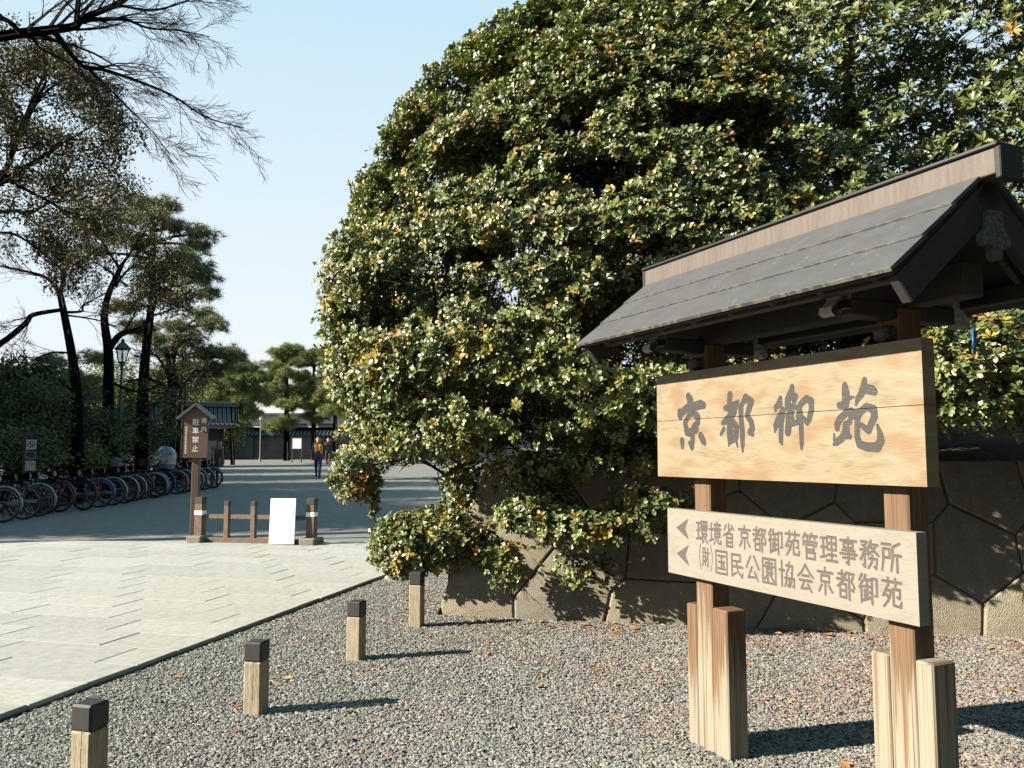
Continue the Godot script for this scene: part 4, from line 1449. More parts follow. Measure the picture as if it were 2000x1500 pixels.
# ==================================================================== lettering
func glyphs() -> Dictionary:
	# strokes of each character in a box of 100 by 100, x to the right and y down
	var G := {}
	var king := [[3, 12, 33, 12], [4, 46, 31, 46], [0, 84, 35, 78], [18, 12, 18, 82]]
	G["京"] = [[50, 2, 50, 16], [6, 18, 94, 18], [26, 30, 74, 30, 74, 52, 26, 52, 26, 30], [50, 52, 50, 97], [30, 64, 12, 88], [70, 64, 90, 86]]
	G["都"] = [[8, 14, 48, 14], [28, 2, 28, 31], [0, 32, 60, 32], [55, 6, 30, 38, 3, 58], [16, 48, 50, 48, 50, 94, 16, 94, 16, 48], [16, 71, 50, 71], [67, 8, 67, 99], [67, 10, 94, 10, 80, 36, 95, 54, 90, 68, 75, 64]]
	G["御"] = [[18, 3, 3, 24], [20, 26, 3, 48], [13, 42, 13, 97], [36, 4, 28, 22], [30, 20, 60, 20], [44, 20, 44, 80], [26, 43, 62, 43], [44, 62, 60, 62], [31, 56, 31, 86], [24, 90, 62, 79], [69, 14, 95, 14, 95, 70, 84, 70], [69, 14, 69, 99]]
	G["苑"] = [[4, 13, 96, 13], [32, 2, 32, 25], [68, 2, 68, 25], [26, 31, 6, 62], [24, 42, 46, 42, 34, 72, 8, 97], [20, 56, 33, 66], [57, 36, 89, 36, 89, 64, 75, 62], [57, 36, 57, 89, 92, 91, 95, 76]]
	G["環"] = king + [[42, 5, 96, 5, 96, 24, 42, 24, 42, 5], [60, 5, 60, 24], [78, 5, 78, 24], [37, 34, 100, 34], [50, 43, 88, 43, 88, 59, 50, 59, 50, 43], [66, 59, 38, 84], [55, 72, 55, 98, 66, 91], [62, 66, 99, 98], [93, 63, 75, 77]]
	G["境"] = [[2, 34, 34, 34], [18, 8, 18, 80], [0, 86, 35, 76], [68, 0, 68, 9], [42, 11, 96, 11], [56, 15, 60, 25], [82, 15, 78, 25], [37, 29, 100, 29], [48, 38, 90, 38, 90, 64, 48, 64, 48, 38], [48, 51, 90, 51], [58, 64, 54, 84, 38, 97], [75, 64, 75, 91, 98, 93, 99, 80]]
	G["省"] = [[50, 2, 50, 28], [28, 8, 14, 28], [72, 8, 89, 24], [70, 22, 40, 40, 6, 53], [32, 44, 78, 44, 78, 98, 32, 98, 32, 44], [32, 62, 78, 62], [32, 80, 78, 80]]
	G["管"] = [[20, 2, 6, 21], [16, 11, 46, 11], [30, 12, 34, 23], [62, 2, 50, 21], [60, 11, 95, 11], [75, 12, 80, 23], [50, 23, 50, 33], [8, 48, 8, 34, 92, 34, 88, 48], [26, 45, 75, 45, 75, 63, 26, 63], [26, 45, 26, 98], [26, 74, 80, 74, 80, 97, 26, 97]]
	G["理"] = king + [[42, 6, 94, 6, 94, 53, 42, 53, 42, 6], [42, 30, 94, 30], [68, 6, 68, 92], [44, 72, 94, 72], [36, 94, 100, 94]]
	G["事"] = [[4, 12, 96, 12], [24, 21, 76, 21, 76, 37, 24, 37, 24, 21], [16, 47, 84, 47, 84, 74, 16, 74], [3, 60, 97, 60], [50, 1, 50, 97, 38, 91]]
	G["務"] = [[8, 8, 40, 8, 26, 23], [14, 20, 32, 29], [2, 37, 46, 37, 40, 49], [26, 37, 26, 96, 15, 90], [22, 45, 4, 71], [62, 3, 46, 29], [58, 16, 95, 16], [88, 16, 70, 38, 44, 53], [57, 24, 99, 52], [48, 65, 92, 65, 86, 97, 76, 92], [68, 54, 64, 76, 44, 99]]
	G["所"] = [[3, 8, 47, 8], [10, 24, 10, 60, 2, 97], [10, 24, 42, 24, 42, 53, 10, 53], [93, 3, 58, 17], [58, 17, 58, 58, 48, 97], [58, 43, 100, 43], [80, 43, 80, 99]]
	G["財"] = [[6, 6, 42, 6, 42, 68, 6, 68, 6, 6], [6, 26, 42, 26], [6, 47, 42, 47], [16, 73, 2, 95], [32, 73, 45, 91], [50, 28, 100, 28], [82, 3, 82, 96, 69, 91], [80, 33, 50, 76]]
	G["国"] = [[5, 4, 95, 4, 95, 97, 5, 97, 5, 4], [22, 24, 78, 24], [26, 49, 74, 49], [20, 77, 80, 77], [50, 24, 50, 77], [62, 58, 72, 68]]
	G["民"] = [[14, 8, 80, 8, 80, 34, 14, 34], [14, 8, 14, 96, 46, 82], [14, 57, 94, 57], [48, 34, 60, 76, 92, 98, 96, 82]]
	G["公"] = [[36, 5, 5, 50], [62, 3, 97, 52], [46, 47, 18, 90, 80, 85], [66, 66, 90, 98]]
	G["園"] = [[5, 4, 95, 4, 95, 97, 5, 97, 5, 4], [26, 20, 74, 20], [18, 33, 82, 33], [50, 12, 50, 33], [32, 43, 68, 43, 68, 56, 32, 56, 32, 43], [48, 57, 18, 83], [40, 66, 40, 90], [52, 62, 82, 89], [73, 58, 60, 69]]
	G["協"] = [[0, 37, 34, 37], [17, 2, 17, 98]]
	for q in [[46, 4], [36, 52], [69, 52]]:
		var x: int = q[0]
		var y: int = q[1]
		var w := 42 if y < 50 else 30
		G["協"].append([x, y + 13, x + w, y + 13, x + w - 3, y + 44, x + w - 11, y + 40])
		G["協"].append([x + w / 2, y, x + w / 2 - 4, y + 24, x, y + 45])
	G["会"] = [[50, 2, 28, 30, 2, 47], [50, 2, 74, 30, 98, 47], [30, 43, 70, 43], [12, 61, 88, 61], [44, 61, 22, 92, 78, 87], [64, 74, 86, 99]]
	G["駐"] = [[8, 8, 8, 58], [8, 8, 45, 8], [8, 24, 42, 24], [8, 40, 42, 40], [26, 8, 26, 56], [8, 57, 46, 57, 42, 95, 33, 90], [4, 72, 3, 91], [14, 72, 15, 86], [25, 71, 27, 85], [73, 2, 80, 13], [54, 23, 98, 23], [56, 55, 97, 55], [50, 94, 100, 94], [76, 23, 76, 94]]
	G["車"] = [[8, 14, 92, 14], [20, 27, 80, 27, 80, 67, 20, 67, 20, 27], [20, 47, 80, 47], [2, 81, 98, 81], [50, 2, 50, 100]]
	G["禁"] = [[2, 16, 46, 16], [24, 2, 24, 48], [24, 18, 4, 41], [26, 20, 45, 37], [54, 16, 98, 16], [76, 2, 76, 48], [76, 18, 56, 41], [78, 20, 97, 37], [22, 57, 78, 57], [6, 71, 94, 71], [50, 71, 50, 99], [30, 79, 14, 95], [70, 79, 88, 93]]
	G["止"] = [[54, 4, 54, 92], [54, 42, 90, 42], [22, 34, 22, 92], [2, 93, 98, 93]]
	G["内"] = [[10, 97, 10, 24, 90, 24, 90, 96, 78, 92], [50, 2, 50, 40], [50, 40, 24, 76], [51, 44, 78, 72]]
	return G


func ink(mask: PackedFloat32Array, w: int, h: int, a: Vector2, b: Vector2, ra: float, rb: float) -> PackedFloat32Array:
	var m := maxf(ra, rb) + 1.0
	var x0 := maxi(0, int(minf(a.x, b.x) - m))
	var x1 := mini(w - 1, int(maxf(a.x, b.x) + m))
	var y0 := maxi(0, int(minf(a.y, b.y) - m))
	var y1 := mini(h - 1, int(maxf(a.y, b.y) + m))
	var ab := b - a
	var l2 := maxf(ab.length_squared(), 0.0001)
	for y in range(y0, y1 + 1):
		for x in range(x0, x1 + 1):
			var p := Vector2(x + 0.5, y + 0.5)
			var t := clampf((p - a).dot(ab) / l2, 0.0, 1.0)
			var c := clampf(0.5 + lerpf(ra, rb, t) - p.distance_to(a + ab * t), 0.0, 1.0)
			var i := y * w + x
			if c > mask[i]:
				mask[i] = c
	return mask


func write_char(mask: PackedFloat32Array, w: int, h: int, strokes: Array, at: Vector2, size: Vector2, thick: float) -> PackedFloat32Array:
	for st in strokes:
		for i in range(0, st.size() - 2, 2):
			var a := at + Vector2(st[i] / 100.0 - 0.5, st[i + 1] / 100.0 - 0.5) * size
			var b := at + Vector2(st[i + 2] / 100.0 - 0.5, st[i + 3] / 100.0 - 0.5) * size
			mask = ink(mask, w, h, a, b, thick, thick * (0.85 if i > 0 else 1.0))
	return mask


func lettered(w: int, h: int, mask: PackedFloat32Array, stops: Array, paint: Color, sd: int, ring: float, wear: float, stain: float, warm: Color) -> Array:
	# wood with its lettering, and the relief of both
	var f := FastNoiseLite.new()
	f.seed = sd
	f.frequency = 1.0
	f.fractal_octaves = 3
	var img := PackedByteArray()
	img.resize(w * h * 3)
	var hgt := PackedByteArray()
	hgt.resize(w * h)
	for y in h:
		for x in w:
			var u := float(x) / h
			var v := float(y) / h
			var bend := f.get_noise_2d(u * 0.9, v * 1.6) * 0.5
			var g := 0.5 + 0.5 * sin((v + bend * 0.32) * ring + f.get_noise_2d(u * 2.0, v * 14.0) * 2.0)
			var fine := f.get_noise_2d(u * 5.0, v * 130.0)
			var blot := f.get_noise_2d(u * 1.3 + 20.0, v * 3.0 + 7.0)
			var c := ramp(stops, 0.66 - 0.12 * pow(g, 6.0) + fine * 0.42 + blot * 0.42)
			if stain > 0.0:
				c = c.lerp(warm, clampf((blot + 0.35 * fine + 0.1 * g) * stain, 0.0, 0.75))
			var i := y * w + x
			var k := mask[i]
			if k > 0.0:
				var worn := f.get_noise_2d(u * 40.0, v * 90.0) + 0.7 * fine
				k *= 1.0 - clampf((worn - wear) * 4.0, 0.0, 0.8)
				c = c.lerp(paint, k * 0.94)
			img[i * 3] = int(clampf(c.r, 0, 1) * 255)
			img[i * 3 + 1] = int(clampf(c.g, 0, 1) * 255)
			img[i * 3 + 2] = int(clampf(c.b, 0, 1) * 255)
			hgt[i] = int(clampf(200.0 + fine * 40.0 - g * 6.0 - mask[i] * 110.0, 0, 255))
	return [ImageTexture.create_from_image(Image.create_from_data(w, h, false, Image.FORMAT_RGB8, img)), grey(w, h, hgt)]


func plank(s: SurfaceTool, lo: Vector3, hi: Vector3, a: Vector2, b: Vector2) -> void:
	# box whose texture runs from a (upper left) to b (lower right) in its own x and y
	var faces := [[Vector3(lo.x, hi.y, hi.z), Vector3(hi.x, hi.y, hi.z), Vector3(hi.x, lo.y, hi.z), Vector3(lo.x, lo.y, hi.z), Vector3(0, 0, 1)], [Vector3(lo.x, hi.y, lo.z), Vector3(hi.x, hi.y, lo.z), Vector3(hi.x, lo.y, lo.z), Vector3(lo.x, lo.y, lo.z), Vector3(0, 0, -1)],
		[Vector3(lo.x, hi.y, lo.z), Vector3(hi.x, hi.y, lo.z), Vector3(hi.x, hi.y, hi.z), Vector3(lo.x, hi.y, hi.z), Vector3.UP], [Vector3(lo.x, lo.y, lo.z), Vector3(hi.x, lo.y, lo.z), Vector3(hi.x, lo.y, hi.z), Vector3(lo.x, lo.y, hi.z), Vector3.DOWN],
		[Vector3(lo.x, hi.y, lo.z), Vector3(lo.x, hi.y, hi.z), Vector3(lo.x, lo.y, hi.z), Vector3(lo.x, lo.y, lo.z), Vector3.LEFT], [Vector3(hi.x, hi.y, lo.z), Vector3(hi.x, hi.y, hi.z), Vector3(hi.x, lo.y, hi.z), Vector3(hi.x, lo.y, lo.z), Vector3.RIGHT]]
	for f in faces:
		var n: Vector3 = f[4]
		for t in [[0, 1, 2], [0, 2, 3]]:
			var q := [f[t[0]], f[t[1]], f[t[2]]]
			if (q[1] - q[0]).cross(q[2] - q[0]).dot(n) > 0.0:
				q = [q[0], q[2], q[1]]
			for p in q:
				s.set_normal(n)
				var e := 0.0 if n.z > 0.5 else 0.006
				s.set_uv(Vector2(clampf((p.x - a.x) / (b.x - a.x), e, 1.0 - e), clampf((a.y - p.y) / (a.y - b.y), e, 1.0 - e)))
				s.add_vertex(p)


func stained_posts() -> StandardMaterial3D:
	# four faces side by side; brown oil stain above, washed bare below, with ragged streaks along the grain
	var w := 512
	var h := 512
	var f := FastNoiseLite.new()
	f.seed = 404
	f.frequency = 1.0
	f.fractal_octaves = 3
	var img := PackedByteArray()
	img.resize(w * h * 3)
	var brown := [lin(0.06, 0.03, 0.013), lin(0.15, 0.082, 0.036), lin(0.24, 0.14, 0.064)]
	var bare := [lin(0.2, 0.165, 0.115), lin(0.3, 0.265, 0.195), lin(0.36, 0.33, 0.265)]
	for x in w:
		var u := x / 128.0
		var edge := 0.74 + 0.14 * f.get_noise_2d(u * 2.2, 3.0) + 0.12 * f.get_noise_2d(u * 14.0, 9.0)
		for y in h:
			var v := float(y) / h
			var fine := f.get_noise_2d(u * 22.0, v * 2.2)
			var blot := f.get_noise_2d(u * 3.0, v * 2.6 + 40.0)
			var k := clampf((edge - v + blot * 0.2 + fine * 0.1) * 9.0 + 0.5, 0.0, 1.0)
			var streak := clampf((f.get_noise_2d(u * 7.0, v * 0.9 + 80.0) - 0.28) * 5.0, 0.0, 0.8)
			var c := ramp(bare, 0.5 + fine * 0.8).lerp(ramp(brown, 0.5 + fine * 0.7 + blot * 0.3), maxf(k, streak))
			var i := (y * w + x) * 3
			img[i] = int(c.r * 255)
			img[i + 1] = int(c.g * 255)
			img[i + 2] = int(c.b * 255)
	var m := StandardMaterial3D.new()
	m.albedo_texture = ImageTexture.create_from_image(Image.create_from_data(w, h, false, Image.FORMAT_RGB8, img))
	m.roughness = 0.75
	return m


func timber(s: SurfaceTool, lo: Vector3, hi: Vector3, u0: float, full: float, c := 0.006) -> void:
	# upright with chamfered arrises; the texture's foot is at y 0 and its head at full
	var ring2 := [Vector2(lo.x + c, hi.z), Vector2(hi.x - c, hi.z), Vector2(hi.x, hi.z - c), Vector2(hi.x, lo.z + c), Vector2(hi.x - c, lo.z), Vector2(lo.x + c, lo.z), Vector2(lo.x, lo.z + c), Vector2(lo.x, hi.z - c)]
	var us := [0.0, 0.23, 0.25, 0.48, 0.5, 0.73, 0.75, 0.98, 1.0]
	var cx := (lo.x + hi.x) * 0.5
	var cz := (lo.z + hi.z) * 0.5
	for i in 8:
		var p: Vector2 = ring2[i]
		var q: Vector2 = ring2[(i + 1) % 8]
		var n := Vector3(q.y - p.y, 0, -(q.x - p.x)).normalized()
		if n.dot(Vector3((p.x + q.x) * 0.5 - cx, 0, (p.y + q.y) * 0.5 - cz)) < 0.0:
			n = -n
		var v := [[p, lo.y, us[i]], [q, lo.y, us[i + 1]], [q, hi.y - c, us[i + 1]], [p, lo.y, us[i]], [q, hi.y - c, us[i + 1]], [p, hi.y - c, us[i]]]
		var w1 := Vector3(q.x - p.x, 0, q.y - p.y)
		if w1.cross(Vector3.UP).dot(n) > 0.0:
			v = [v[0], v[2], v[1], v[3], v[5], v[4]]
		for k in v:
			s.set_normal(n)
			s.set_uv(Vector2(u0 + k[2], 1.0 - k[1] / full))
			s.add_vertex(Vector3(k[0].x, k[1], k[0].y))
	var top := []
	for i in 8:
		var p: Vector2 = ring2[i]
		top.append(Vector2(cx + (p.x - cx) * (1.0 - 2.0 * c / (hi.x - lo.x)), cz + (p.y - cz) * (1.0 - 2.0 * c / (hi.z - lo.z))))
	for i in 8:
		var j := (i + 1) % 8
		var p3 := [Vector3(ring2[i].x, hi.y - c, ring2[i].y), Vector3(ring2[j].x, hi.y - c, ring2[j].y), Vector3(top[j].x, hi.y, top[j].y), Vector3(top[i].x, hi.y, top[i].y), Vector3(cx, hi.y, cz)]
		for t in [[0, 1, 2], [0, 2, 3], [3, 2, 4]]:
			var e := [p3[t[0]], p3[t[1]], p3[t[2]]]
			var n2: Vector3 = (e[1] - e[0]).cross(e[2] - e[0])
			if n2.y > 0.0:
				e = [e[0], e[2], e[1]]
			else:
				n2 = -n2
			for p in e:
				s.set_normal(n2.normalized())
				s.set_uv(Vector2(u0 + 0.3 + (p.x - lo.x) * 1.5, 1.0 - hi.y / full + (p.z - lo.z) * 0.2))
				s.add_vertex(p)


func roof_skin() -> StandardMaterial3D:
	# grey weathered roof boards: scuffs and droppings as pale marks, lichen on the lower rims
	var w := 1024
	var h := 288
	var mask := PackedFloat32Array()
	mask.resize(w * h)
	for i in 34:
		var a := Vector2(rr(0, w), rr(0, h))
		var len := rr(8, 46)
		var way := Vector2(rr(-0.9, -0.3), rr(0.5, 1.0)).normalized()
		var b := a + way * len * 0.5 + Vector2(rr(-3, 3), 0)
		var th := rr(0.35, 1.3)
		mask = ink(mask, w, h, a, b, th, th * 0.7)
		mask = ink(mask, w, h, b, b + way.rotated(rr(-0.3, 0.3)) * len * 0.5, th * 0.7, 0.3)
	for i in 26:
		var a := Vector2(rr(0, w), rr(0, h))
		mask = ink(mask, w, h, a, a + Vector2(rr(-4, 4), rr(2, 9)), rr(0.6, 2.2), 0.5)
	var f := FastNoiseLite.new()
	f.seed = 222
	f.frequency = 1.0
	f.fractal_octaves = 4
	var img := PackedByteArray()
	img.resize(w * h * 3)
	var stops := [lin(0.045, 0.045, 0.047), lin(0.07, 0.07, 0.073), lin(0.09, 0.09, 0.092), lin(0.115, 0.115, 0.115)]
	var pale := lin(0.3, 0.3, 0.28)
	var lichen := lin(0.26, 0.26, 0.15)
	for y in h:
		var row := fmod(y / 96.0, 1.0)
		for x in w:
			var u := x / 96.0
			var v := y / 96.0
			var n := f.get_noise_2d(u * 0.8, v * 1.4)
			var g := f.get_noise_2d(u * 26.0, v * 5.0)
			var c := ramp(stops, 0.5 + n * 0.26 + g * 0.14)
			var i := y * w + x
			var k := mask[i] * clampf(0.7 + 1.6 * f.get_noise_2d(u * 20.0, v * 20.0), 0.0, 0.9)
			c = c.lerp(pale, k)
			if row > 0.97 and f.get_noise_2d(u * 3.0, v * 9.0 + 50.0) + 0.4 * g > 0.06:
				c = c.lerp(lichen, 0.75)
			img[i * 3] = int(clampf(c.r, 0, 1) * 255)
			img[i * 3 + 1] = int(clampf(c.g, 0, 1) * 255)
			img[i * 3 + 2] = int(clampf(c.b, 0, 1) * 255)
	var m := StandardMaterial3D.new()
	m.albedo_texture = ImageTexture.create_from_image(Image.create_from_data(w, h, false, Image.FORMAT_RGB8, img))
	m.roughness = 0.6
	return m


# ==================================================================== the roofed sign
func build_sign() -> void:
	var root := thing("notice_sign", "large wooden sign with four black brush characters beneath a small gabled roof", "sign", Vector3(0.9233, 0, -3.6303), deg_to_rad(-65.21))
	var G := glyphs()
	# big board: two planks
	var X0 := -0.41
	var X1 := 1.062
	var Y0 := 1.198
	var Y1 := 1.676
	var w := 1024
	var h := 332
	var mask := PackedFloat32Array()
	mask.resize(w * h)
	var brush := [[-164, 1563, 16, -149, 1543, 20, -155, 1522, 18], [-230, 1494, 16, -226, 1472, 14], [-231, 1482, 16, -181, 1508, 18, -130, 1514, 18, -76, 1521, 19, -54, 1516, 15], [-126, 1486, 12, -167, 1473, 12, -191, 1443, 14, -179, 1402, 16, -149, 1398, 18], [-121, 1483, 16, -97, 1464, 17, -98, 1443, 15, -123, 1425, 16, -139, 1401, 16], [-139, 1401, 16, -137, 1364, 14, -143, 1334, 14, -160, 1352, 10], [-109, 1412, 15, -114, 1409, 15], [-216, 1362, 15, -214, 1337, 11], [-80, 1384, 15, -64, 1363, 17, -52, 1351, 11],
		[123, 1550, 15, 120, 1519, 15, 125, 1484, 18, 129, 1463, 16], [91, 1497, 11, 139, 1500, 18, 157, 1511, 12], [174, 1521, 7, 147, 1477, 16, 129, 1463, 16, 93, 1442, 16, 71, 1434, 9], [128, 1437, 18, 114, 1403, 15, 121, 1363, 18, 156, 1371, 14, 162, 1413, 14, 141, 1434, 14], [118, 1398, 8, 157, 1397, 8], [79, 1410, 9, 60, 1387, 8], [112, 1352, 8, 110, 1337, 5], [160, 1351, 7, 164, 1334, 5], [191, 1498, 14, 189, 1458, 14, 196, 1401, 14, 196, 1345, 12, 196, 1314, 6], [195, 1503, 10, 221, 1533, 15, 254, 1514, 15, 236, 1478, 14, 227, 1459, 12, 251, 1433, 13, 258, 1405, 14, 241, 1392, 13, 257, 1383, 10],
		[422, 1520, 9, 414, 1497, 16, 394, 1484, 10, 394, 1473, 8], [432, 1477, 9, 408, 1438, 14, 392, 1412, 13, 387, 1391, 6], [433, 1469, 13, 422, 1422, 13, 419, 1382, 12, 419, 1353, 11, 424, 1340, 5], [486, 1558, 11, 481, 1537, 15, 462, 1512, 15, 461, 1483, 15, 475, 1462, 15, 477, 1430, 15], [502, 1520, 12, 495, 1505, 12], [490, 1482, 14, 463, 1446, 15, 462, 1412, 15, 457, 1386, 15], [473, 1420, 14, 513, 1421, 9], [515, 1475, 12, 529, 1490, 12, 558, 1509, 12, 582, 1497, 13, 582, 1467, 12, 569, 1432, 12, 559, 1414, 7, 545, 1430, 10, 517, 1444, 15], [521, 1465, 14, 527, 1428, 12, 527, 1392, 11, 527, 1341, 10, 526, 1320, 5],
		[743, 1544, 11, 746, 1519, 16, 747, 1495, 16, 743, 1476, 15, 715, 1475, 11], [765, 1499, 7, 781, 1501, 4], [831, 1556, 10, 827, 1535, 13, 817, 1512, 13, 798, 1492, 10, 790, 1473, 5], [838, 1525, 16, 861, 1519, 15, 871, 1513, 12], [769, 1453, 11, 742, 1445, 12, 716, 1426, 13, 702, 1407, 12, 702, 1393, 10], [743, 1403, 14, 742, 1382, 15, 722, 1358, 13, 697, 1344, 12, 685, 1337, 6], [687, 1373, 4, 687, 1349, 6], [750, 1367, 14, 759, 1362, 8], [759, 1415, 11, 755, 1410, 10], [769, 1439, 16, 799, 1442, 16], [799, 1442, 13, 835, 1464, 12, 864, 1453, 14, 868, 1430, 13, 850, 1400, 12, 840, 1382, 12, 821, 1394, 10, 812, 1401, 9], [795, 1428, 12, 793, 1397, 11, 790, 1362, 11, 800, 1335, 13, 829, 1326, 14, 875, 1325, 15, 890, 1346, 14, 888, 1369, 11, 878, 1399, 5]]
	var ppm := w / (X1 - X0)
	for st in brush:
		for i in range(0, st.size() - 3, 3):
			var a := Vector2(st[i] / 1000.0 - X0, Y1 - st[i + 1] / 1000.0) * ppm
			var b := Vector2(st[i + 3] / 1000.0 - X0, Y1 - st[i + 4] / 1000.0) * ppm
			mask = ink(mask, w, h, a, b, st[i + 2] / 870.0 * ppm, st[i + 5] / 870.0 * ppm)
	tone = 0.49
	var pic := lettered(w, h, mask, [lin(0.16, 0.1, 0.05), lin(0.27, 0.2, 0.11), lin(0.345, 0.285, 0.185), lin(0.37, 0.32, 0.23)], lin(0.03, 0.03, 0.03), 77, 46.0, 0.55, 1.7, lin(0.25, 0.145, 0.062))
	var bm := surf(pic[0], Vector3.ONE, 0.6, pic[1], 0.25, false, false)
	bm.texture_repeat = false
	var board := Node3D.new()
	board.name = "name_board"
	root.add_child(board)
	var yj := 1.459
	for r in [[yj + 0.0012, Y1], [Y0, yj - 0.0012]]:
		var s := mb()
		plank(s, Vector3(X0, r[0], 0.003), Vector3(X1, r[1], 0.06), Vector2(X0, Y1), Vector2(X1, Y0))
		build(s, "plank", bm, board)
	# lower board with arrows
	X0 = -0.352
	X1 = 1.005
	Y0 = 0.754
	Y1 = 1.05
	h = 224
	mask = PackedFloat32Array()
	mask.resize(w * h)
	ppm = w / (X1 - X0)
	var line1 := "環境省京都御苑管理事務所"
	for i in 12:
		mask = write_char(mask, w, h, G[line1[i]], Vector2(-0.092 + i * 0.0903 - X0 + (0.004 if i > 2 else -0.004), Y1 - 0.9605) * ppm, Vector2(0.078, 0.097) * ppm, 3.9)
	var line2 := "国民公園協会京都御苑"
	for i in 10:
		mask = write_char(mask, w, h, G[line2[i]], Vector2(0.033 + i * 0.0967 - X0, Y1 - 0.842) * ppm, Vector2(0.08, 0.1) * ppm, 3.9)
	mask = write_char(mask, w, h, G["財"], Vector2(-0.072 - X0, Y1 - 0.852) * ppm, Vector2(0.046, 0.085) * ppm, 2.9)
	for sg in [-1.0, 1.0]:
		mask = write_char(mask, w, h, [[50 + sg * 54, 0, 50 + sg * 68, 28, 50 + sg * 72, 50, 50 + sg * 68, 72, 50 + sg * 54, 100]], Vector2(-0.072 - X0, Y1 - 0.852) * ppm, Vector2(0.062, 0.11) * ppm, 2.0)
	for cy in [0.964, 0.846]:
		var tipp := Vector2(-0.283 - X0, Y1 - cy) * ppm
		for k in 30:
			var t := k / 29.0
			var end := Vector2(-0.196 - 0.024 * (1.0 - absf(t * 2.0 - 1.0)) - X0, Y1 - cy + lerpf(-0.043, 0.043, t)) * ppm
			mask = ink(mask, w, h, tipp, end, 0.8, 2.0)
	pic = lettered(w, h, mask, [lin(0.2, 0.17, 0.125), lin(0.27, 0.245, 0.195), lin(0.315, 0.29, 0.245), lin(0.34, 0.315, 0.275)], lin(0.085, 0.068, 0.06), 91, 34.0, 0.5, 0.5, lin(0.26, 0.225, 0.15))
	bm = surf(pic[0], Vector3.ONE, 0.75, pic[1], 0.3, false, false)
	bm.texture_repeat = false
	var s2 := mb()
	plank(s2, Vector3(X0, Y0, 0.003), Vector3(X1, Y1, 0.05), Vector2(X0, Y1), Vector2(X1, Y0))
	var lower := build(s2, "direction_board", bm, root)
	lower.set_meta("label", "pale weathered lower board with two arrows and two lines of small characters")
	tone = 0.57
	# posts with their side timbers
	var pm := stained_posts()
	var k := 0
	for q in [["post", -0.213, -0.101, 1.8, -0.1, -0.001], ["side_timber", -0.286, -0.215, 0.622, -0.1, 0.0], ["side_timber", -0.099, 0.0, 0.63, -0.103, 0.002], ["post", 0.836, 0.939, 1.8, -0.1, -0.001], ["side_timber", 0.76, 0.834, 0.625, -0.1, 0.0], ["side_timber", 0.941, 1.008, 0.632, -0.106, 0.002]]:
		var s := mb()
		timber(s, Vector3(q[1], -0.05, q[4]), Vector3(q[2], q[3], q[5]), k * 0.37, 1.85 if q[0] == "post" else (1.3 if k < 3 else 3.4), 0.005)
		build(s, q[0], pm, root)
		k += 1
	# roof timbers
	var s3 := mb()
	box(s3, Vector3(0.365, 1.855, -0.05), Vector3(1.62, 0.11, 0.095), 0.005)
	build(s3, "head_beam", M.dark_wood, root)
	for x in [-0.157, 0.888]:
		s3 = mb()
		box(s3, Vector3(x, 1.79, -0.045), Vector3(0.07, 0.06, 0.5), 0.006)
		build(s3, "bracket_arm", M.dark_wood, root)
		for sg in [1.0, -1.0]:
			var nose := PackedVector2Array([Vector2(0, 0.06), Vector2(0.03, 0.062), Vector2(0.055, 0.045), Vector2(0.055, 0.02), Vector2(0.075, 0.0), Vector2(0.1, -0.02), Vector2(0.105, -0.045), Vector2(0.085, -0.06), Vector2(0.06, -0.05), Vector2(0.045, -0.025), Vector2(0.0, -0.02)])
			s3 = mb()
			var bz := Vector3(1, 0, 0)
			var fx := Transform3D(Basis(Vector3(0, 0, sg), Vector3.UP, Vector3(0, 0, sg).cross(Vector3.UP)), Vector3(x, 1.8, -0.045 + sg * 0.248)).scaled_local(Vector3(0.85, 0.8, 1.0))
			plate(s3, nose, fx.translated_local(Vector3(0, 0, -0.03)), 0.06, 0.004)
			build(s3, "carved_nose", M.white_flake, root)
		s3 = mb()
		box(s3, Vector3(x, 1.712, 0.0), Vector3(0.06, 0.05, 0.1), 0.01)
		build(s3, "bracket_block", M.grey_flake, root)
	for z in [0.29, -0.35]:
		s3 = mb()
		box(s3, Vector3(0.355, 1.845, z), Vector3(1.76, 0.055, 0.05), 0.004)
		build(s3, "eave_purlin", M.dark_wood, root)
		for e in [-0.53, 1.24]:
			s3 = mb()
			box(s3, Vector3(e, 1.82, z), Vector3(0.012, 0.075, 0.045), 0.003)
			build(s3, "purlin_end", M.white_flake, root)
	s3 = mb()
	box(s3, Vector3(0.355, 2.04, -0.03), Vector3(1.74, 0.09, 0.06), 0.004)
	build(s3, "ridge_beam", M.dark_wood, root)
	for x in [-0.157, 0.888]:
		s3 = mb()
		box(s3, Vector3(x, 1.95, -0.03), Vector3(0.06, 0.1, 0.05), 0.004)
		build(s3, "king_strut", M.dark_wood, root)
	# slopes
	var roofm := roof_skin()
	for sg in [1.0, -1.0]:
		var top := Vector2(-0.03 + sg * 0.035, 2.155)
		var eave := Vector2(-0.03 + sg * 0.44, 1.822)
		var dir := (eave - top).normalized()
		var nrm: Vector2 = Vector2(-dir.y, dir.x) * sg
		if nrm.y < 0.0:
			nrm = -nrm
		var L := top.distance_to(eave)
		var basis := Basis(Vector3(1, 0, 0), Vector3(0, nrm.y, nrm.x), Vector3(1, 0, 0).cross(Vector3(0, nrm.y, nrm.x)))
		s3 = mb()
		var c2: Vector2 = top + dir * L * 0.5 - nrm * 0.017
		boxx(s3, Transform3D(basis, Vector3(0.355, c2.y, c2.x)), Vector3(1.78, 0.014, L - 0.03), 0.002)
		build(s3, "roof_underlay", M.dark_wood, root)
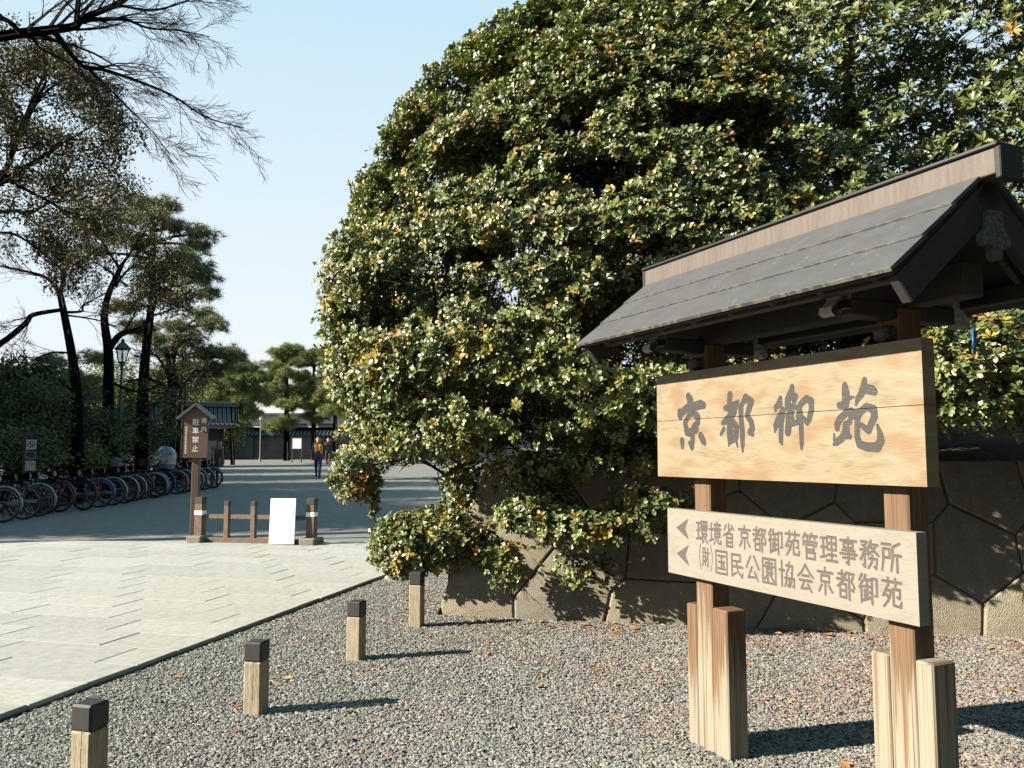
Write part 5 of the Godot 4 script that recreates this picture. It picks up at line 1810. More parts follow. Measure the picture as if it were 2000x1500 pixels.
		for i in 3:
			s3 = mb()
			var tilt := 0.035
			var c: Vector2 = top + dir * (L * (i + 0.5) / 3.0) + nrm * (0.004 + 0.0)
			var d2 := dir.rotated(tilt * (1.0 if sg > 0 else -1.0))
			if Vector2(d2.x, d2.y).dot(nrm) < 0.0:
				d2 = dir.rotated(-tilt * (1.0 if sg > 0 else -1.0))
			var n2 := Vector2(-d2.y, d2.x)
			if n2.y < 0.0:
				n2 = -n2
			var b2 := Basis(Vector3(1, 0, 0), Vector3(0, n2.y, n2.x), Vector3(1, 0, 0).cross(Vector3(0, n2.y, n2.x)))
			var hl := L / 6.0 + 0.008
			var hx := 0.905 + 0.002 * i
			plank(s3, Vector3(-hx, -hl, -0.006), Vector3(hx, hl, 0.006), Vector2(-hx, hl + i * 2.0 * hl), Vector2(hx, -hl - (2 - i) * 2.0 * hl))
			var zd := Vector3(0, n2.y, n2.x)
			var yd := zd.cross(Vector3(1, 0, 0))
			var xd := Vector3(1, 0, 0)
			if yd.y < 0.0:
				yd = -yd
				xd = -xd
			build(s3, "roof_board", roofm, root, Transform3D(Basis(xd, yd, zd), Vector3(0.355, c.y, c.x)))
		for e in [-0.525, 1.235]:
			s3 = mb()
			var a3: Vector2 = top - nrm * 0.072 - dir * 0.03
			var b3: Vector2 = eave - nrm * 0.072 - dir * 0.01
			bar(s3, Vector3(e, a3.y, a3.x), Vector3(e, b3.y, b3.x), 0.035, 0.095, 0.004, Vector3(0, nrm.y, nrm.x))
			build(s3, "barge_board", M.dark_wood, root)
		for i in 8:
			s3 = mb()
			var rx := -0.42 + i * 0.222
			var a4: Vector2 = top - nrm * 0.04
			var b4: Vector2 = eave - nrm * 0.04 - dir * 0.055
			bar(s3, Vector3(rx, a4.y, a4.x), Vector3(rx, b4.y, b4.x), 0.025, 0.03, 0.003, Vector3(0, nrm.y, nrm.x))
			build(s3, "rafter", M.grey_flake, root)
	s3 = mb()
	box(s3, Vector3(0, 0, 0), Vector3(1.87, 0.082, 0.1), 0.003)
	build(s3, "ridge_board", M.ridge_board, root, Transform3D(Basis(), Vector3(0.378, 2.186, -0.03)))
	s3 = mb()
	box(s3, Vector3(0.378, 2.2335, -0.03), Vector3(1.9, 0.012, 0.125), 0.003)
	build(s3, "ridge_cap", M.ridge_cap, root)
	for e in [-0.566, 1.322]:
		s3 = mb()
		box(s3, Vector3(e, 2.178, -0.03), Vector3(0.018, 0.1, 0.106), 0.003)
		build(s3, "ridge_end", M.dark_wood, root)
	for e in [-0.548, 1.262]:
		var pend := PackedVector2Array([Vector2(-0.03, 0.08), Vector2(0.03, 0.08), Vector2(0.035, 0.03), Vector2(0.065, 0.0), Vector2(0.06, -0.03), Vector2(0.025, -0.03), Vector2(0.02, -0.065), Vector2(0.0, -0.075), Vector2(-0.02, -0.065), Vector2(-0.025, -0.03), Vector2(-0.06, -0.03), Vector2(-0.065, 0.0), Vector2(-0.035, 0.03)])
		s3 = mb()
		plate(s3, pend, Transform3D(Basis(Vector3(0, 0, -signf(e)), Vector3.UP, Vector3(signf(e), 0, 0)), Vector3(e - signf(e) * 0.014, 1.965, -0.03)), 0.028, 0.004)
		build(s3, "gable_pendant", M.grey_flake, root)


# ==================================================================== bollards, barrier, parking notice
func build_bollards() -> void:
	var which := ["wooden bollard with black top, half hidden by low leaves at the stone wall", "third wooden bollard from the front, its black top mossy at the rim", "second wooden bollard from the front with a long dark split in its face", "nearest wooden bollard with worn brown rim, cut by the bottom edge"]
	var at := [[-0.72, 6.4, 0.415], [-0.99, 5.39, 0.372], [-1.29, 4.3, 0.36], [-1.575, 3.2, 0.378]]
	for i in 4:
		var q: Array = at[i]
		var root := thing("bollard", which[i], "bollard", Vector3(q[0], 0, -q[1]), -0.263 + rr(-0.06, 0.06), "wooden bollards along the paving")
		root.rotation.x = rr(-0.012, 0.012)
		root.rotation.z = rr(-0.012, 0.012)
		var s := mb()
		box(s, Vector3(0, (q[2] - 0.097) * 0.5 - 0.06, 0), Vector3(0.094, q[2] - 0.097 + 0.12, 0.094), 0.007)
		build(s, "post", M.bollard, root)
		s = mb()
		box(s, Vector3(0, q[2] - 0.0485, 0), Vector3(0.0955, 0.097, 0.0955), 0.008)
		build(s, "black_top", M.black_paint, root)
		if i >= 2:
			s = mb()
			# drying split: a thin dark wedge let into the front face
			for j in 3:
				var x := 0.004 + rr(-0.006, 0.006) + (j - 1) * 0.001
				box(s, Vector3(x, q[2] * (0.32 + 0.17 * j), 0.0466), Vector3(0.0035 - 0.0006 * j, q[2] * 0.19, 0.0012), 0.0)
			build(s, "split", M.mortar, root)


func build_barrier() -> void:
	var root := thing("wooden_barrier", "low brown wooden barrier with white banded end posts across the paving's end", "barrier", Vector3(-4.56, 0, -12.25), -0.2)
	var L := 1.75
	for x in [0.0, L]:
		var s := mb()
		box(s, Vector3(x, 0.33, 0), Vector3(0.12, 0.52, 0.12), 0.006)
		var p := build(s, "end_post", M.weathered, root)
		s = mb()
		box(s, Vector3(x, 0.637, 0), Vector3(0.124, 0.094, 0.124), 0.006)
		build(s, "dark_cap", M.black_paint, p)
		s = mb()
		box(s, Vector3(x, 0.455, 0), Vector3(0.126, 0.062, 0.126), 0.003)
		build(s, "white_band", M.white_paint, p)
		s = mb()
		box(s, Vector3(x, 0.06, 0), Vector3(0.24, 0.14, 0.34), 0.02)
		build(s, "foot_block", M.stone[1], root)
	for x in [0.43, 0.85, 1.28]:
		var s := mb()
		box(s, Vector3(x, 0.33, 0), Vector3(0.07, 0.46, 0.07), 0.004)
		var p := build(s, "picket", M.weathered, root)
		s = mb()
		box(s, Vector3(x, 0.595, 0), Vector3(0.073, 0.07, 0.073), 0.004)
		build(s, "dark_cap", M.black_paint, p)
	var ends := [0.062, 0.393, 0.467, 0.813, 0.887, 1.243, 1.317, L - 0.062]
	for i in range(0, 8, 2):
		var s := mb()
		box(s, Vector3((ends[i] + ends[i + 1]) * 0.5, 0.405, 0), Vector3(ends[i + 1] - ends[i], 0.06, 0.035), 0.003)
		build(s, "rail", M.weathered, root)
	var s2 := mb()
	box(s2, Vector3(L * 0.5, 0.055, 0), Vector3(L - 0.24, 0.095, 0.1), 0.006)
	build(s2, "sill", M.weathered, root)
	# blank white panel leaning on it
	root = thing("blank_placard", "blank white board leaning against the front of the wooden barrier", "board", Vector3(-3.235, 0.048, -11.78), -0.12)
	s2 = mb()
	boxx(s2, Transform3D(Basis(Vector3.RIGHT, -0.06), Vector3(0, 0.318, -0.02)), Vector3(0.37, 0.635, 0.018), 0.003)
	build(s2, "board", M.white_paint, root)


func build_parking_sign() -> void:
	var at := survey(379, 1055, 12.55)
	var root := thing("parking_notice", "tall brown wooden notice with small gable roof and white characters", "sign", Vector3(at.x, 0, -12.55), 0.12)
	var s := mb()
	box(s, Vector3(0, 0.6, 0), Vector3(0.105, 1.4, 0.105), 0.006)
	build(s, "post", M.brown_board, root)
	# lettering
	var w := 256
	var h := 512
	var W := 0.35
	var H := 0.77
	var G := glyphs()
	var mask := PackedFloat32Array()
	mask.resize(w * h)
	var sc := Vector2(w / W, h / H)
	for q in [["苑", 0.29, 0.555, 0.078], ["内", 0.29, 0.43, 0.078], ["駐", 0.172, 0.535, 0.095], ["車", 0.172, 0.408, 0.095], ["禁", 0.172, 0.272, 0.095], ["止", 0.172, 0.14, 0.095]]:
		mask = write_char(mask, w, h, G[q[0]], Vector2(q[1] * sc.x, (H - q[2]) * sc.y), Vector2(q[3] * 0.95 * sc.x, q[3] * sc.y), 4.4)
	var line := "環境省京都御苑管理事務所"
	for i in 12:
		mask = write_char(mask, w, h, G[line[i]], Vector2(0.034 * sc.x, (H - 0.45 + i * 0.0345) * sc.y), Vector2(0.03 * sc.x, 0.03 * sc.y), 1.5)
	var pic := lettered(w, h, mask, [lin(0.06, 0.028, 0.018), lin(0.1, 0.05, 0.032), lin(0.125, 0.065, 0.042), lin(0.15, 0.08, 0.052)], lin(0.85, 0.84, 0.78), 55, 3.0, 2.0, 0.0, lin(0.1, 0.05, 0.03))
	var m := surf(pic[0], Vector3.ONE, 0.6, null, 0.0, false, false)
	m.texture_repeat = false
	var panel := Node3D.new()
	panel.name = "panel"
	root.add_child(panel)
	panel.position = Vector3(-W * 0.5, 1.255, 0.055)
	s = mb()
	var poly := [Vector2(0, 0), Vector2(W, 0), Vector2(W, 0.61), Vector2(W * 0.5, 0.76), Vector2(0, 0.61)]
	for z in [0.04, 0.0]:
		for t in [[0, 1, 2], [0, 2, 4], [2, 3, 4]]:
			var a: Array = [t[0], t[2], t[1]] if z > 0.0 else t
			for i in a:
				s.set_normal(Vector3(0, 0, 1 if z > 0.0 else -1))
				s.set_uv(Vector2(poly[i].x / W, 1.0 - poly[i].y / H))
				s.add_vertex(Vector3(poly[i].x, poly[i].y, z))
	build(s, "face", m, panel)
	s = mb()
	for i in 5:
		var a: Vector2 = poly[i]
		var b: Vector2 = poly[(i + 1) % 5]
		quad(s, Vector3(a.x, a.y, 0), Vector3(b.x, b.y, 0), Vector3(b.x, b.y, 0.04), Vector3(a.x, a.y, 0.04), Vector3(b.y - a.y, a.x - b.x, 0))
	build(s, "edge", M.brown_board, panel)
	for sg in [-1.0, 1.0]:
		s = mb()
		bar(s, Vector3(-sg * 0.008, 2.062, 0.03), Vector3(sg * 0.262, 1.84, 0.03), 0.24, 0.024, 0.003)
		var rf := build(s, "roof_slope", M.brown_board, root)
		s = mb()
		bar(s, Vector3(0.0, 2.052, 0.156), Vector3(sg * 0.264, 1.836, 0.156), 0.012, 0.036, 0.002)
		build(s, "barge_board", M.grey_flake, rf)


# ==================================================================== bicycles
func wheel_parts() -> void:
	var s := mb()
	ring(s, 0.315, 0.019, 28, 6)
	meshes.tyre = s.commit()
	s = mb()
	ring(s, 0.29, 0.013, 28, 5, Transform3D(), 0.0, TAU, 0.9)
	meshes.rim = s.commit()
	s = mb()
	for i in 24:
		var a := TAU * i / 24.0
		var b := a + (0.9 if i % 2 == 0 else -0.9)
		rod(s, Vector3(cos(b) * 0.025, sin(b) * 0.025, 0.025 if i % 4 < 2 else -0.025), Vector3(cos(a) * 0.283, sin(a) * 0.283, 0), 0.0021, 3)
	rod(s, Vector3(0, 0, -0.05), Vector3(0, 0, 0.05), 0.022, 8)
	meshes.spokes = s.commit()
	s = mb()
	ring(s, 0.345, 0.028, 18, 5, Transform3D(), -0.35, 2.7, 1.0)
	meshes.fender = s.commit()
	s = mb()
	for i in 6:
		var f := i / 5.0
		rod(s, Vector3(-0.17 + 0.34 * f, 0.0, -0.12), Vector3(-0.19 + 0.38 * f, 0.24, -0.15), 0.004, 3)
		rod(s, Vector3(-0.17 + 0.34 * f, 0.0, 0.12), Vector3(-0.19 + 0.38 * f, 0.24, 0.15), 0.004, 3)
		rod(s, Vector3(-0.17, 0.0, -0.12 + 0.24 * f), Vector3(-0.19, 0.24, -0.15 + 0.3 * f), 0.004, 3)
		rod(s, Vector3(0.17, 0.0, -0.12 + 0.24 * f), Vector3(0.19, 0.24, -0.15 + 0.3 * f), 0.004, 3)
		rod(s, Vector3(-0.17 + 0.34 * f, 0.0, -0.12), Vector3(-0.17 + 0.34 * f, 0.0, 0.12), 0.004, 3)
	for k in 4:
		var y := 0.08 * k
		var ex := 0.17 + 0.02 * k / 3.0
		var ez := 0.12 + 0.03 * k / 3.0
		for q in [[-1, -1, 1, -1], [1, -1, 1, 1], [1, 1, -1, 1], [-1, 1, -1, -1]]:
			rod(s, Vector3(q[0] * ex, y, q[1] * ez), Vector3(q[2] * ex, y, q[3] * ez), 0.005, 3)
	meshes.basket = s.commit()
	s = mb()
	tube(s, [Vector3(-0.14, 0.0, 0), Vector3(-0.08, 0.005, 0), Vector3(0.0, 0.0, 0), Vector3(0.08, 0.0, 0), Vector3(0.13, 0.01, 0)], [0.012, 0.03, 0.05, 0.085, 0.06], 8, true)
	meshes.saddle = s.commit()


func bicycle(label: String, at: Vector3, turn: float, paint: Material, opt: Dictionary) -> void:
	var root := thing("bicycle", label, "bicycle", at, turn, "bicycles parked in a row")
	root.rotation.x = opt.get("lean", -0.07)
	# rear wheel at +x, front wheel at -x
	for q in [[0.54, 0.333], [-0.56, 0.333]]:
		var o := Transform3D(Basis(Vector3.BACK, rr(0, 3)), Vector3(q[0], q[1], 0))
		var w := put_mesh(meshes.spokes, "wheel", M.chrome, root, o)
		put_mesh(meshes.tyre, "tyre", M.tyre, w)
		put_mesh(meshes.rim, "rim", M.steel if opt.get("bright", true) else M.black_plastic, w)
	if opt.get("fenders", true):
		put_mesh(meshes.fender, "fender", paint if opt.get("painted_fender", false) else M.steel, root, Transform3D(Basis(), Vector3(0.54, 0.333, 0)))
		put_mesh(meshes.fender, "fender", paint if opt.get("painted_fender", false) else M.steel, root, Transform3D(Basis(Vector3.UP, PI), Vector3(-0.56, 0.333, 0)))
	var s := mb()
	var head := Vector3(-0.4, 0.86, 0)
	var low := Vector3(-0.44, 0.68, 0)
	var bb := Vector3(0.08, 0.28, 0)
	var seat := Vector3(0.2, 0.74, 0)
	rod(s, head, low, 0.02, 8)
	tube(s, smooth_path([low, Vector3(-0.25, 0.42, 0), bb]), [0.021, 0.021, 0.021, 0.021, 0.021, 0.021, 0.021, 0.021, 0.021], 8) if opt.get("step", true) else rod(s, low, bb, 0.02, 8)
	if not opt.get("step", true):
		rod(s, head - Vector3(0, 0.04, 0), seat - Vector3(0, 0.04, 0), 0.018, 8)
	else:
		tube(s, smooth_path([low + Vector3(0.01, 0.06, 0), Vector3(-0.2, 0.5, 0), Vector3(0.14, 0.46, 0)]), [0.016, 0.016, 0.016, 0.016, 0.016, 0.016, 0.016, 0.016, 0.016], 8)
	rod(s, bb, seat, 0.018, 8)
	for z in [-0.055, 0.055]:
		rod(s, bb + Vector3(0, 0, z * 0.5), Vector3(0.54, 0.333, z), 0.01, 6)
		rod(s, seat + Vector3(-0.02, -0.06, z * 0.3), Vector3(0.54, 0.333, z), 0.009, 6)
		rod(s, low + Vector3(0, 0, z), Vector3(-0.56, 0.333, z), 0.012, 6)
	build(s, "frame", paint, root)
	s = mb()
	rod(s, head, head + Vector3(0.03, 0.14, 0), 0.012, 6)
	tube(s, [Vector3(-0.2, 0.97, -0.28), Vector3(-0.3, 1.0, -0.25), Vector3(-0.38, 1.0, -0.1), Vector3(-0.37, 1.0, 0), Vector3(-0.38, 1.0, 0.1), Vector3(-0.3, 1.0, 0.25), Vector3(-0.2, 0.97, 0.28)], [0.011, 0.011, 0.011, 0.011, 0.011, 0.011, 0.011], 6, true)
	var hb := build(s, "handlebar", M.chrome, root)
	for z in [-0.27, 0.27]:
		s = mb()
		rod(s, Vector3(-0.27, 0.99, z * 0.96), Vector3(-0.16, 0.965, z * 1.05), 0.017, 6)
		build(s, "grip", M.black_plastic, hb)
	put_mesh(meshes.saddle, "saddle", opt.get("seat", M.black_plastic), root, Transform3D(Basis(), Vector3(0.22, 0.84, 0)))
	s = mb()
	rod(s, seat, Vector3(0.22, 0.83, 0), 0.013, 6)
	build(s, "seat_post", M.chrome, root)
	s = mb()
	box(s, Vector3(0.3, 0.315, 0.07), Vector3(0.52, 0.07, 0.02), 0.008)
	build(s, "chain_guard", M.steel if opt.get("bright", true) else M.black_plastic, root)
	s = mb()
	for z in [-0.08, 0.08]:
		rod(s, Vector3(0.56, 0.33, z), Vector3(0.66, 0.0, z * 1.6), 0.007, 5)
	build(s, "kickstand", M.steel, root)
	if opt.get("basket", true):
		put_mesh(meshes.basket, "basket", opt.get("basket_mat", M.steel), root, Transform3D(Basis(), Vector3(-0.62, 0.76, 0)))
	if opt.get("rack", true):
		s = mb()
		for z in [-0.06, 0.0, 0.06]:
			rod(s, Vector3(0.32, 0.73, z), Vector3(0.74, 0.73, z), 0.006, 5)
		for z in [-0.06, 0.06]:
			rod(s, Vector3(0.6, 0.73, z), Vector3(0.54, 0.34, z), 0.005, 5)
		build(s, "carrier", M.steel, root)
	s = mb()
	lathe(s, [[0.0, 0.0], [0.03, 0.0], [0.035, 0.03], [0.02, 0.06], [0.0, 0.065]], 8, Vector3(-0.66, 0.6, 0.06))
	build(s, "headlight", M.chrome, root)
	s = mb()
	box(s, Vector3(0.885, 0.52, 0), Vector3(0.02, 0.05, 0.05), 0.006)
	build(s, "reflector", plain(lin(0.4, 0.03, 0.02), 0.3), root)
	if opt.has("child_seat"):
		# child seat on the carrier, with or without a clear rain hood
		s = mb()
		box(s, Vector3(0.55, 0.78, 0), Vector3(0.3, 0.08, 0.3), 0.02)
		boxx(s, Transform3D(Basis(Vector3.BACK, -0.15), Vector3(0.71, 1.0, 0)), Vector3(0.06, 0.45, 0.32), 0.02)
		for z in [-0.16, 0.16]:
			box(s, Vector3(0.55, 0.9, z), Vector3(0.26, 0.2, 0.03), 0.012)
		build(s, "child_seat", M.black_plastic, root)
		s = mb()
		var prof := [[0.27, 0.0], [0.3, 0.15], [0.29, 0.35], [0.24, 0.52], [0.14, 0.63], [0.0, 0.67]]
		lathe(s, prof, 14, Vector3(0.52, 0.76, 0))
		var hood := build(s, "rain_hood", M.hood if opt.child_seat == "clear" else M.hood_dark, root)
		s = mb()
		ring(s, 0.3, 0.008, 16, 4, Transform3D(Basis(Vector3.UP, 0.6), Vector3(0.52, 1.1, 0)), 0.0, PI)
		ring(s, 0.3, 0.008, 16, 4, Transform3D(Basis(Vector3.RIGHT, PI / 2), Vector3(0.52, 0.9, 0)))
		build(s, "hood_frame", M.chrome, hood)
	if opt.has("cover"):
		s = mb()
		var prof2 := [[0.26, 0.0], [0.3, 0.1], [0.28, 0.24], [0.16, 0.34], [0.0, 0.38]]
		lathe(s, prof2, 12, Vector3(-0.6, 0.78, 0))
		build(s, "basket_cover", M.hood_dark, root)


func build_bikes() -> void:
	M.hood = plain(Color(0.75, 0.82, 0.88, 0.12), 0.1)
	M.hood.transparency = BaseMaterial3D.TRANSPARENCY_ALPHA
	M.hood_dark = plain(lin(0.03, 0.032, 0.06), 0.55)
	wheel_parts()
	var paints := {"black": plain(lin(0.02, 0.02, 0.022), 0.35), "navy": plain(lin(0.02, 0.035, 0.12), 0.3), "blue": plain(lin(0.05, 0.13, 0.3), 0.3), "silver": plain(lin(0.4, 0.41, 0.42), 0.35, 0.7), "purple": plain(lin(0.09, 0.05, 0.19), 0.3), "green": plain(lin(0.05, 0.14, 0.08), 0.35), "white": plain(lin(0.6, 0.6, 0.58), 0.4), "red": plain(lin(0.2, 0.03, 0.035), 0.35), "brown": plain(lin(0.09, 0.05, 0.03), 0.4)}
	var list := [["blue", "pale blue bicycle cut by the left edge of the picture"], ["navy", "navy bicycle second from the left edge of the row"], ["black", "black bicycle third from the left with bare tyres"], ["purple", "purple bicycle with pale mudguards, fourth from the left"], ["black", "black sports bicycle without mudguards, fifth from the left"], ["brown", "brown bicycle with tan saddle, sixth from the left"], ["black", "black bicycle beside the tan saddled one on its right"], ["blue", "blue bicycle left of the middle of the row with a blue rear mudguard"], ["navy", "navy bicycle with purple handlebar bag in mid row"],
		["silver", "silver bicycle in mid row in front of the lamp post"], ["green", "green framed bicycle in mid row under the lamp post"], ["black", "black bicycle just left of the one with the dark covered basket"], ["purple", "purple bicycle with a dark covered front basket"], ["blue", "blue bicycle immediately left of the clear hooded child seat"], ["purple", "purple bicycle carrying a child seat under a clear plastic hood"], ["white", "white framed bicycle right after the hooded child seat"], ["silver", "silver bicycle directly left of the brown notice post"], ["black", "black bicycle with a large wheel just right of the brown notice post"], ["blue", "blue bicycle fourth from the far right end"], ["silver", "silver bicycle third from the far right end"], ["navy", "navy bicycle next to last at the far end of the row"], ["purple", "purple bicycle at the far right end of the row"]]
	var d := 15.3
	for i in list.size():
		var col: String = list[i][0]
		var opt := {"bright": rng.randf() < 0.7, "painted_fender": rng.randf() < 0.4, "lean": rr(-0.1, -0.04), "basket": rng.randf() < 0.75, "basket_mat": [M.steel, M.chrome, M.black_plastic][i % 3], "step": rng.randf() < 0.8}
		if i == 2 or i == 4:
			opt.merge({"fenders": false, "step": false, "basket": false, "rack": false}, true)
		if i == 5:
			opt["seat"] = plain(lin(0.3, 0.17, 0.08), 0.6)
		if i == 7:
			opt["painted_fender"] = true
		if i == 12:
			opt["cover"] = true
		if i == 14:
			opt["child_seat"] = "clear"
		bicycle(list[i][1], Vector3(-10.35 + rr(-0.25, 0.2), gy(d), -d), rr(-0.32, 0.22), paints[col], opt)
		d += 0.6 + rr(-0.16, 0.16)


# ==================================================================== people
func figure(bones: Array, cell: float) -> Mesh:
	# bones: [a, b, ra, rb, colour]; one continuous skin by surface nets
	var box3 := AABB(bones[0][0], Vector3.ZERO)
	for b in bones:
		for p in [b[0], b[1]]:
			box3 = box3.expand(p)
	box3 = box3.grow(0.26)
	var n := Vector3i((box3.size / cell).ceil()) + Vector3i.ONE
	var f := PackedFloat32Array()
	f.resize(n.x * n.y * n.z)
	f.fill(1.0)
	for b in bones:
		var a: Vector3 = b[0]
		var ab: Vector3 = b[1] - a
		var l2 := maxf(ab.length_squared(), 1e-6)
		var m: float = maxf(b[2], b[3]) + 0.07
		var lo := Vector3i(((a.min(b[1]) - Vector3.ONE * m - box3.position) / cell).floor()).clamp(Vector3i.ZERO, n - Vector3i.ONE)
		var hi := Vector3i(((a.max(b[1]) + Vector3.ONE * m - box3.position) / cell).ceil()).clamp(Vector3i.ZERO, n - Vector3i.ONE)
		for z in range(lo.z, hi.z + 1):
			for y in range(lo.y, hi.y + 1):
				for x in range(lo.x, hi.x + 1):
					var p := box3.position + Vector3(x, y, z) * cell
					var t := clampf((p - a).dot(ab) / l2, 0.0, 1.0)
					var d: float = p.distance_to(a + ab * t) - lerpf(b[2], b[3], t)
					var i := (z * n.y + y) * n.x + x
					var h := maxf(0.03 - absf(f[i] - d), 0.0) / 0.03
					f[i] = minf(f[i], d) - h * h * 0.03 * 0.25
	var id := {}
	var pos := []
	var corner := [Vector3i(0, 0, 0), Vector3i(1, 0, 0), Vector3i(0, 1, 0), Vector3i(1, 1, 0), Vector3i(0, 0, 1), Vector3i(1, 0, 1), Vector3i(0, 1, 1), Vector3i(1, 1, 1)]
	var edges := [[0, 1], [2, 3], [4, 5], [6, 7], [0, 2], [1, 3], [4, 6], [5, 7], [0, 4], [1, 5], [2, 6], [3, 7]]
	var sx := 1
	var sy := n.x
	var sz := n.x * n.y
	for z in n.z - 1:
		for y in n.y - 1:
			for x in n.x - 1:
				var i := z * sz + y * sy + x
				var v := [f[i], f[i + 1], f[i + sy], f[i + sy + 1], f[i + sz], f[i + sz + 1], f[i + sz + sy], f[i + sz + sy + 1]]
				var neg := 0
				for q in v:
					if q < 0.0:
						neg += 1
				if neg == 0 or neg == 8:
					continue
				var sum := Vector3()
				var cnt := 0
				for e in edges:
					var va: float = v[e[0]]
					var vb: float = v[e[1]]
					if (va < 0.0) != (vb < 0.0):
						sum += Vector3(corner[e[0]]).lerp(Vector3(corner[e[1]]), va / (va - vb))
						cnt += 1
				id[i] = pos.size()
				pos.append(box3.position + (Vector3(x, y, z) + sum / cnt) * cell)
	var col := []
	for p in pos:
		var best := 9.0
		var c := Color.WHITE
		for b in bones:
			var ab: Vector3 = b[1] - b[0]
			var t := clampf((p - b[0]).dot(ab) / maxf(ab.length_squared(), 1e-6), 0.0, 1.0)
			var d: float = p.distance_to(b[0] + ab * t) - lerpf(b[2], b[3], t)
			if d < best:
				best = d
				c = b[4]
		col.append(c)
	var s := mb()
	for z in range(1, n.z - 1):
		for y in range(1, n.y - 1):
			for x in range(1, n.x - 1):
				var i := z * sz + y * sy + x
				for ax in 3:
					var st: int = [sx, sy, sz][ax]
					if (f[i] < 0.0) == (f[i + st] < 0.0):
						continue
					var u: int = [sy, sz, sx][ax]
					var w: int = [sz, sx, sy][ax]
					var q := [i - u - w, i - w, i, i - u]
					if not (id.has(q[0]) and id.has(q[1]) and id.has(q[3]) and id.has(q[2])):
						continue
					var o := [0, 2, 1, 0, 3, 2] if f[i] < 0.0 else [0, 1, 2, 0, 2, 3]
					for k in o:
						s.set_color(col[id[q[k]]])
						s.set_smooth_group(0)
						s.add_vertex(pos[id[q[k]]])
	s.generate_normals()
	return s.commit()


func person(label: String, at: Vector3, turn: float, tall: float, top: Color, sleeve: Color, legs: Color, stride: float, bend: float) -> void:
	var root := thing("person", label, "person", at, turn)
	var skin := Color(0.35, 0.2, 0.13)
	var hair := Color(0.015, 0.012, 0.01)
	var shoe := Color(0.03, 0.03, 0.035)
	var k := tall / 1.72
	var hip := Vector3(0, 0.92, 0) * k
	var chest := Vector3(0, 1.36, bend * 0.9) * k
	var neck := Vector3(0, 1.46 - bend * 0.15, bend * 1.1) * k
	var head := Vector3(0, 1.6 - bend * 0.25, bend * 1.35 + 0.015) * k
	var b := []
	b.append([hip, Vector3(0, 1.1, bend * 0.3) * k, 0.145 * k, 0.13 * k, legs])
	for sx in [-1.0, 1.0]:
		b.append([Vector3(sx * 0.07, 1.08, bend * 0.3) * k, chest + Vector3(sx * 0.075, -0.04, 0), 0.105 * k, 0.115 * k, top])
		b.append([chest + Vector3(sx * 0.05, 0.04, 0), chest + Vector3(sx * 0.16, 0.03, 0), 0.085 * k, 0.07 * k, sleeve])
		var sw: float = sx * stride
		var elbow := chest + Vector3(sx * 0.23, -0.24, -sw * 0.35) * k
		var wrist := elbow + Vector3(sx * 0.01, -0.22, 0.08 - sw * 0.35) * k
		b.append([chest + Vector3(sx * 0.175, 0.02, 0) * k, elbow, 0.06 * k, 0.048 * k, sleeve])
		b.append([elbow, wrist, 0.047 * k, 0.035 * k, sleeve])
		b.append([wrist, wrist + Vector3(0, -0.07, 0.01) * k, 0.03 * k, 0.033 * k, skin])
		for j in 4:
			b.append([wrist + Vector3(0, -0.08, -0.024 + j * 0.016) * k, wrist + Vector3(-sx * 0.012, -0.15 + 0.008 * absf(j - 1.5), -0.026 + j * 0.018) * k, 0.011 * k, 0.009 * k, skin])
		b.append([wrist + Vector3(0, -0.04, 0.03) * k, wrist + Vector3(-sx * 0.01, -0.1, 0.05) * k, 0.012 * k, 0.01 * k, skin])
		var knee := Vector3(sx * 0.09, 0.49, sw * 0.55 + 0.03) * k
		var ankle := Vector3(sx * 0.085, 0.09 + maxf(0.0, -sw) * 0.25, sw * 1.05 - 0.02) * k
		b.append([Vector3(sx * 0.085, 0.88, 0) * k, knee, 0.095 * k, 0.062 * k, legs])
		b.append([knee, ankle, 0.062 * k, 0.042 * k, legs])
		b.append([ankle + Vector3(0, -0.045, -0.02) * k, ankle + Vector3(0, -0.055, 0.15) * k, 0.042 * k, 0.032 * k, shoe])
	b.append([neck - Vector3(0, 0.03, 0), neck + Vector3(0, 0.06, 0.01), 0.055 * k, 0.052 * k, skin])
	b.append([head + Vector3(0, -0.06, 0.015), head + Vector3(0, 0.02, 0), 0.072 * k, 0.09 * k, skin])
	b.append([head + Vector3(0, 0.0, 0.088), head + Vector3(0, -0.025, 0.102), 0.012, 0.016, skin])
	for sx in [-1.0, 1.0]:
		b.append([head + Vector3(sx * 0.088, 0.0, 0), head + Vector3(sx * 0.09, -0.025, 0), 0.016, 0.013, skin])
		b.append([head + Vector3(sx * 0.032, 0.008, 0.082), head + Vector3(sx * 0.036, 0.008, 0.081), 0.011, 0.011, hair])
	b.append([head + Vector3(-0.02, -0.058, 0.086), head + Vector3(0.02, -0.058, 0.086), 0.008, 0.008, Color(0.25, 0.1, 0.08)])
	b.append([head + Vector3(0, 0.05, -0.015), head + Vector3(0, -0.02, -0.035), 0.093 * k, 0.088 * k, hair])
	build_body(root, figure(b, 0.018))


func build_body(root: Node3D, mesh: Mesh) -> void:
	put_mesh(mesh, "body", M.body, root)


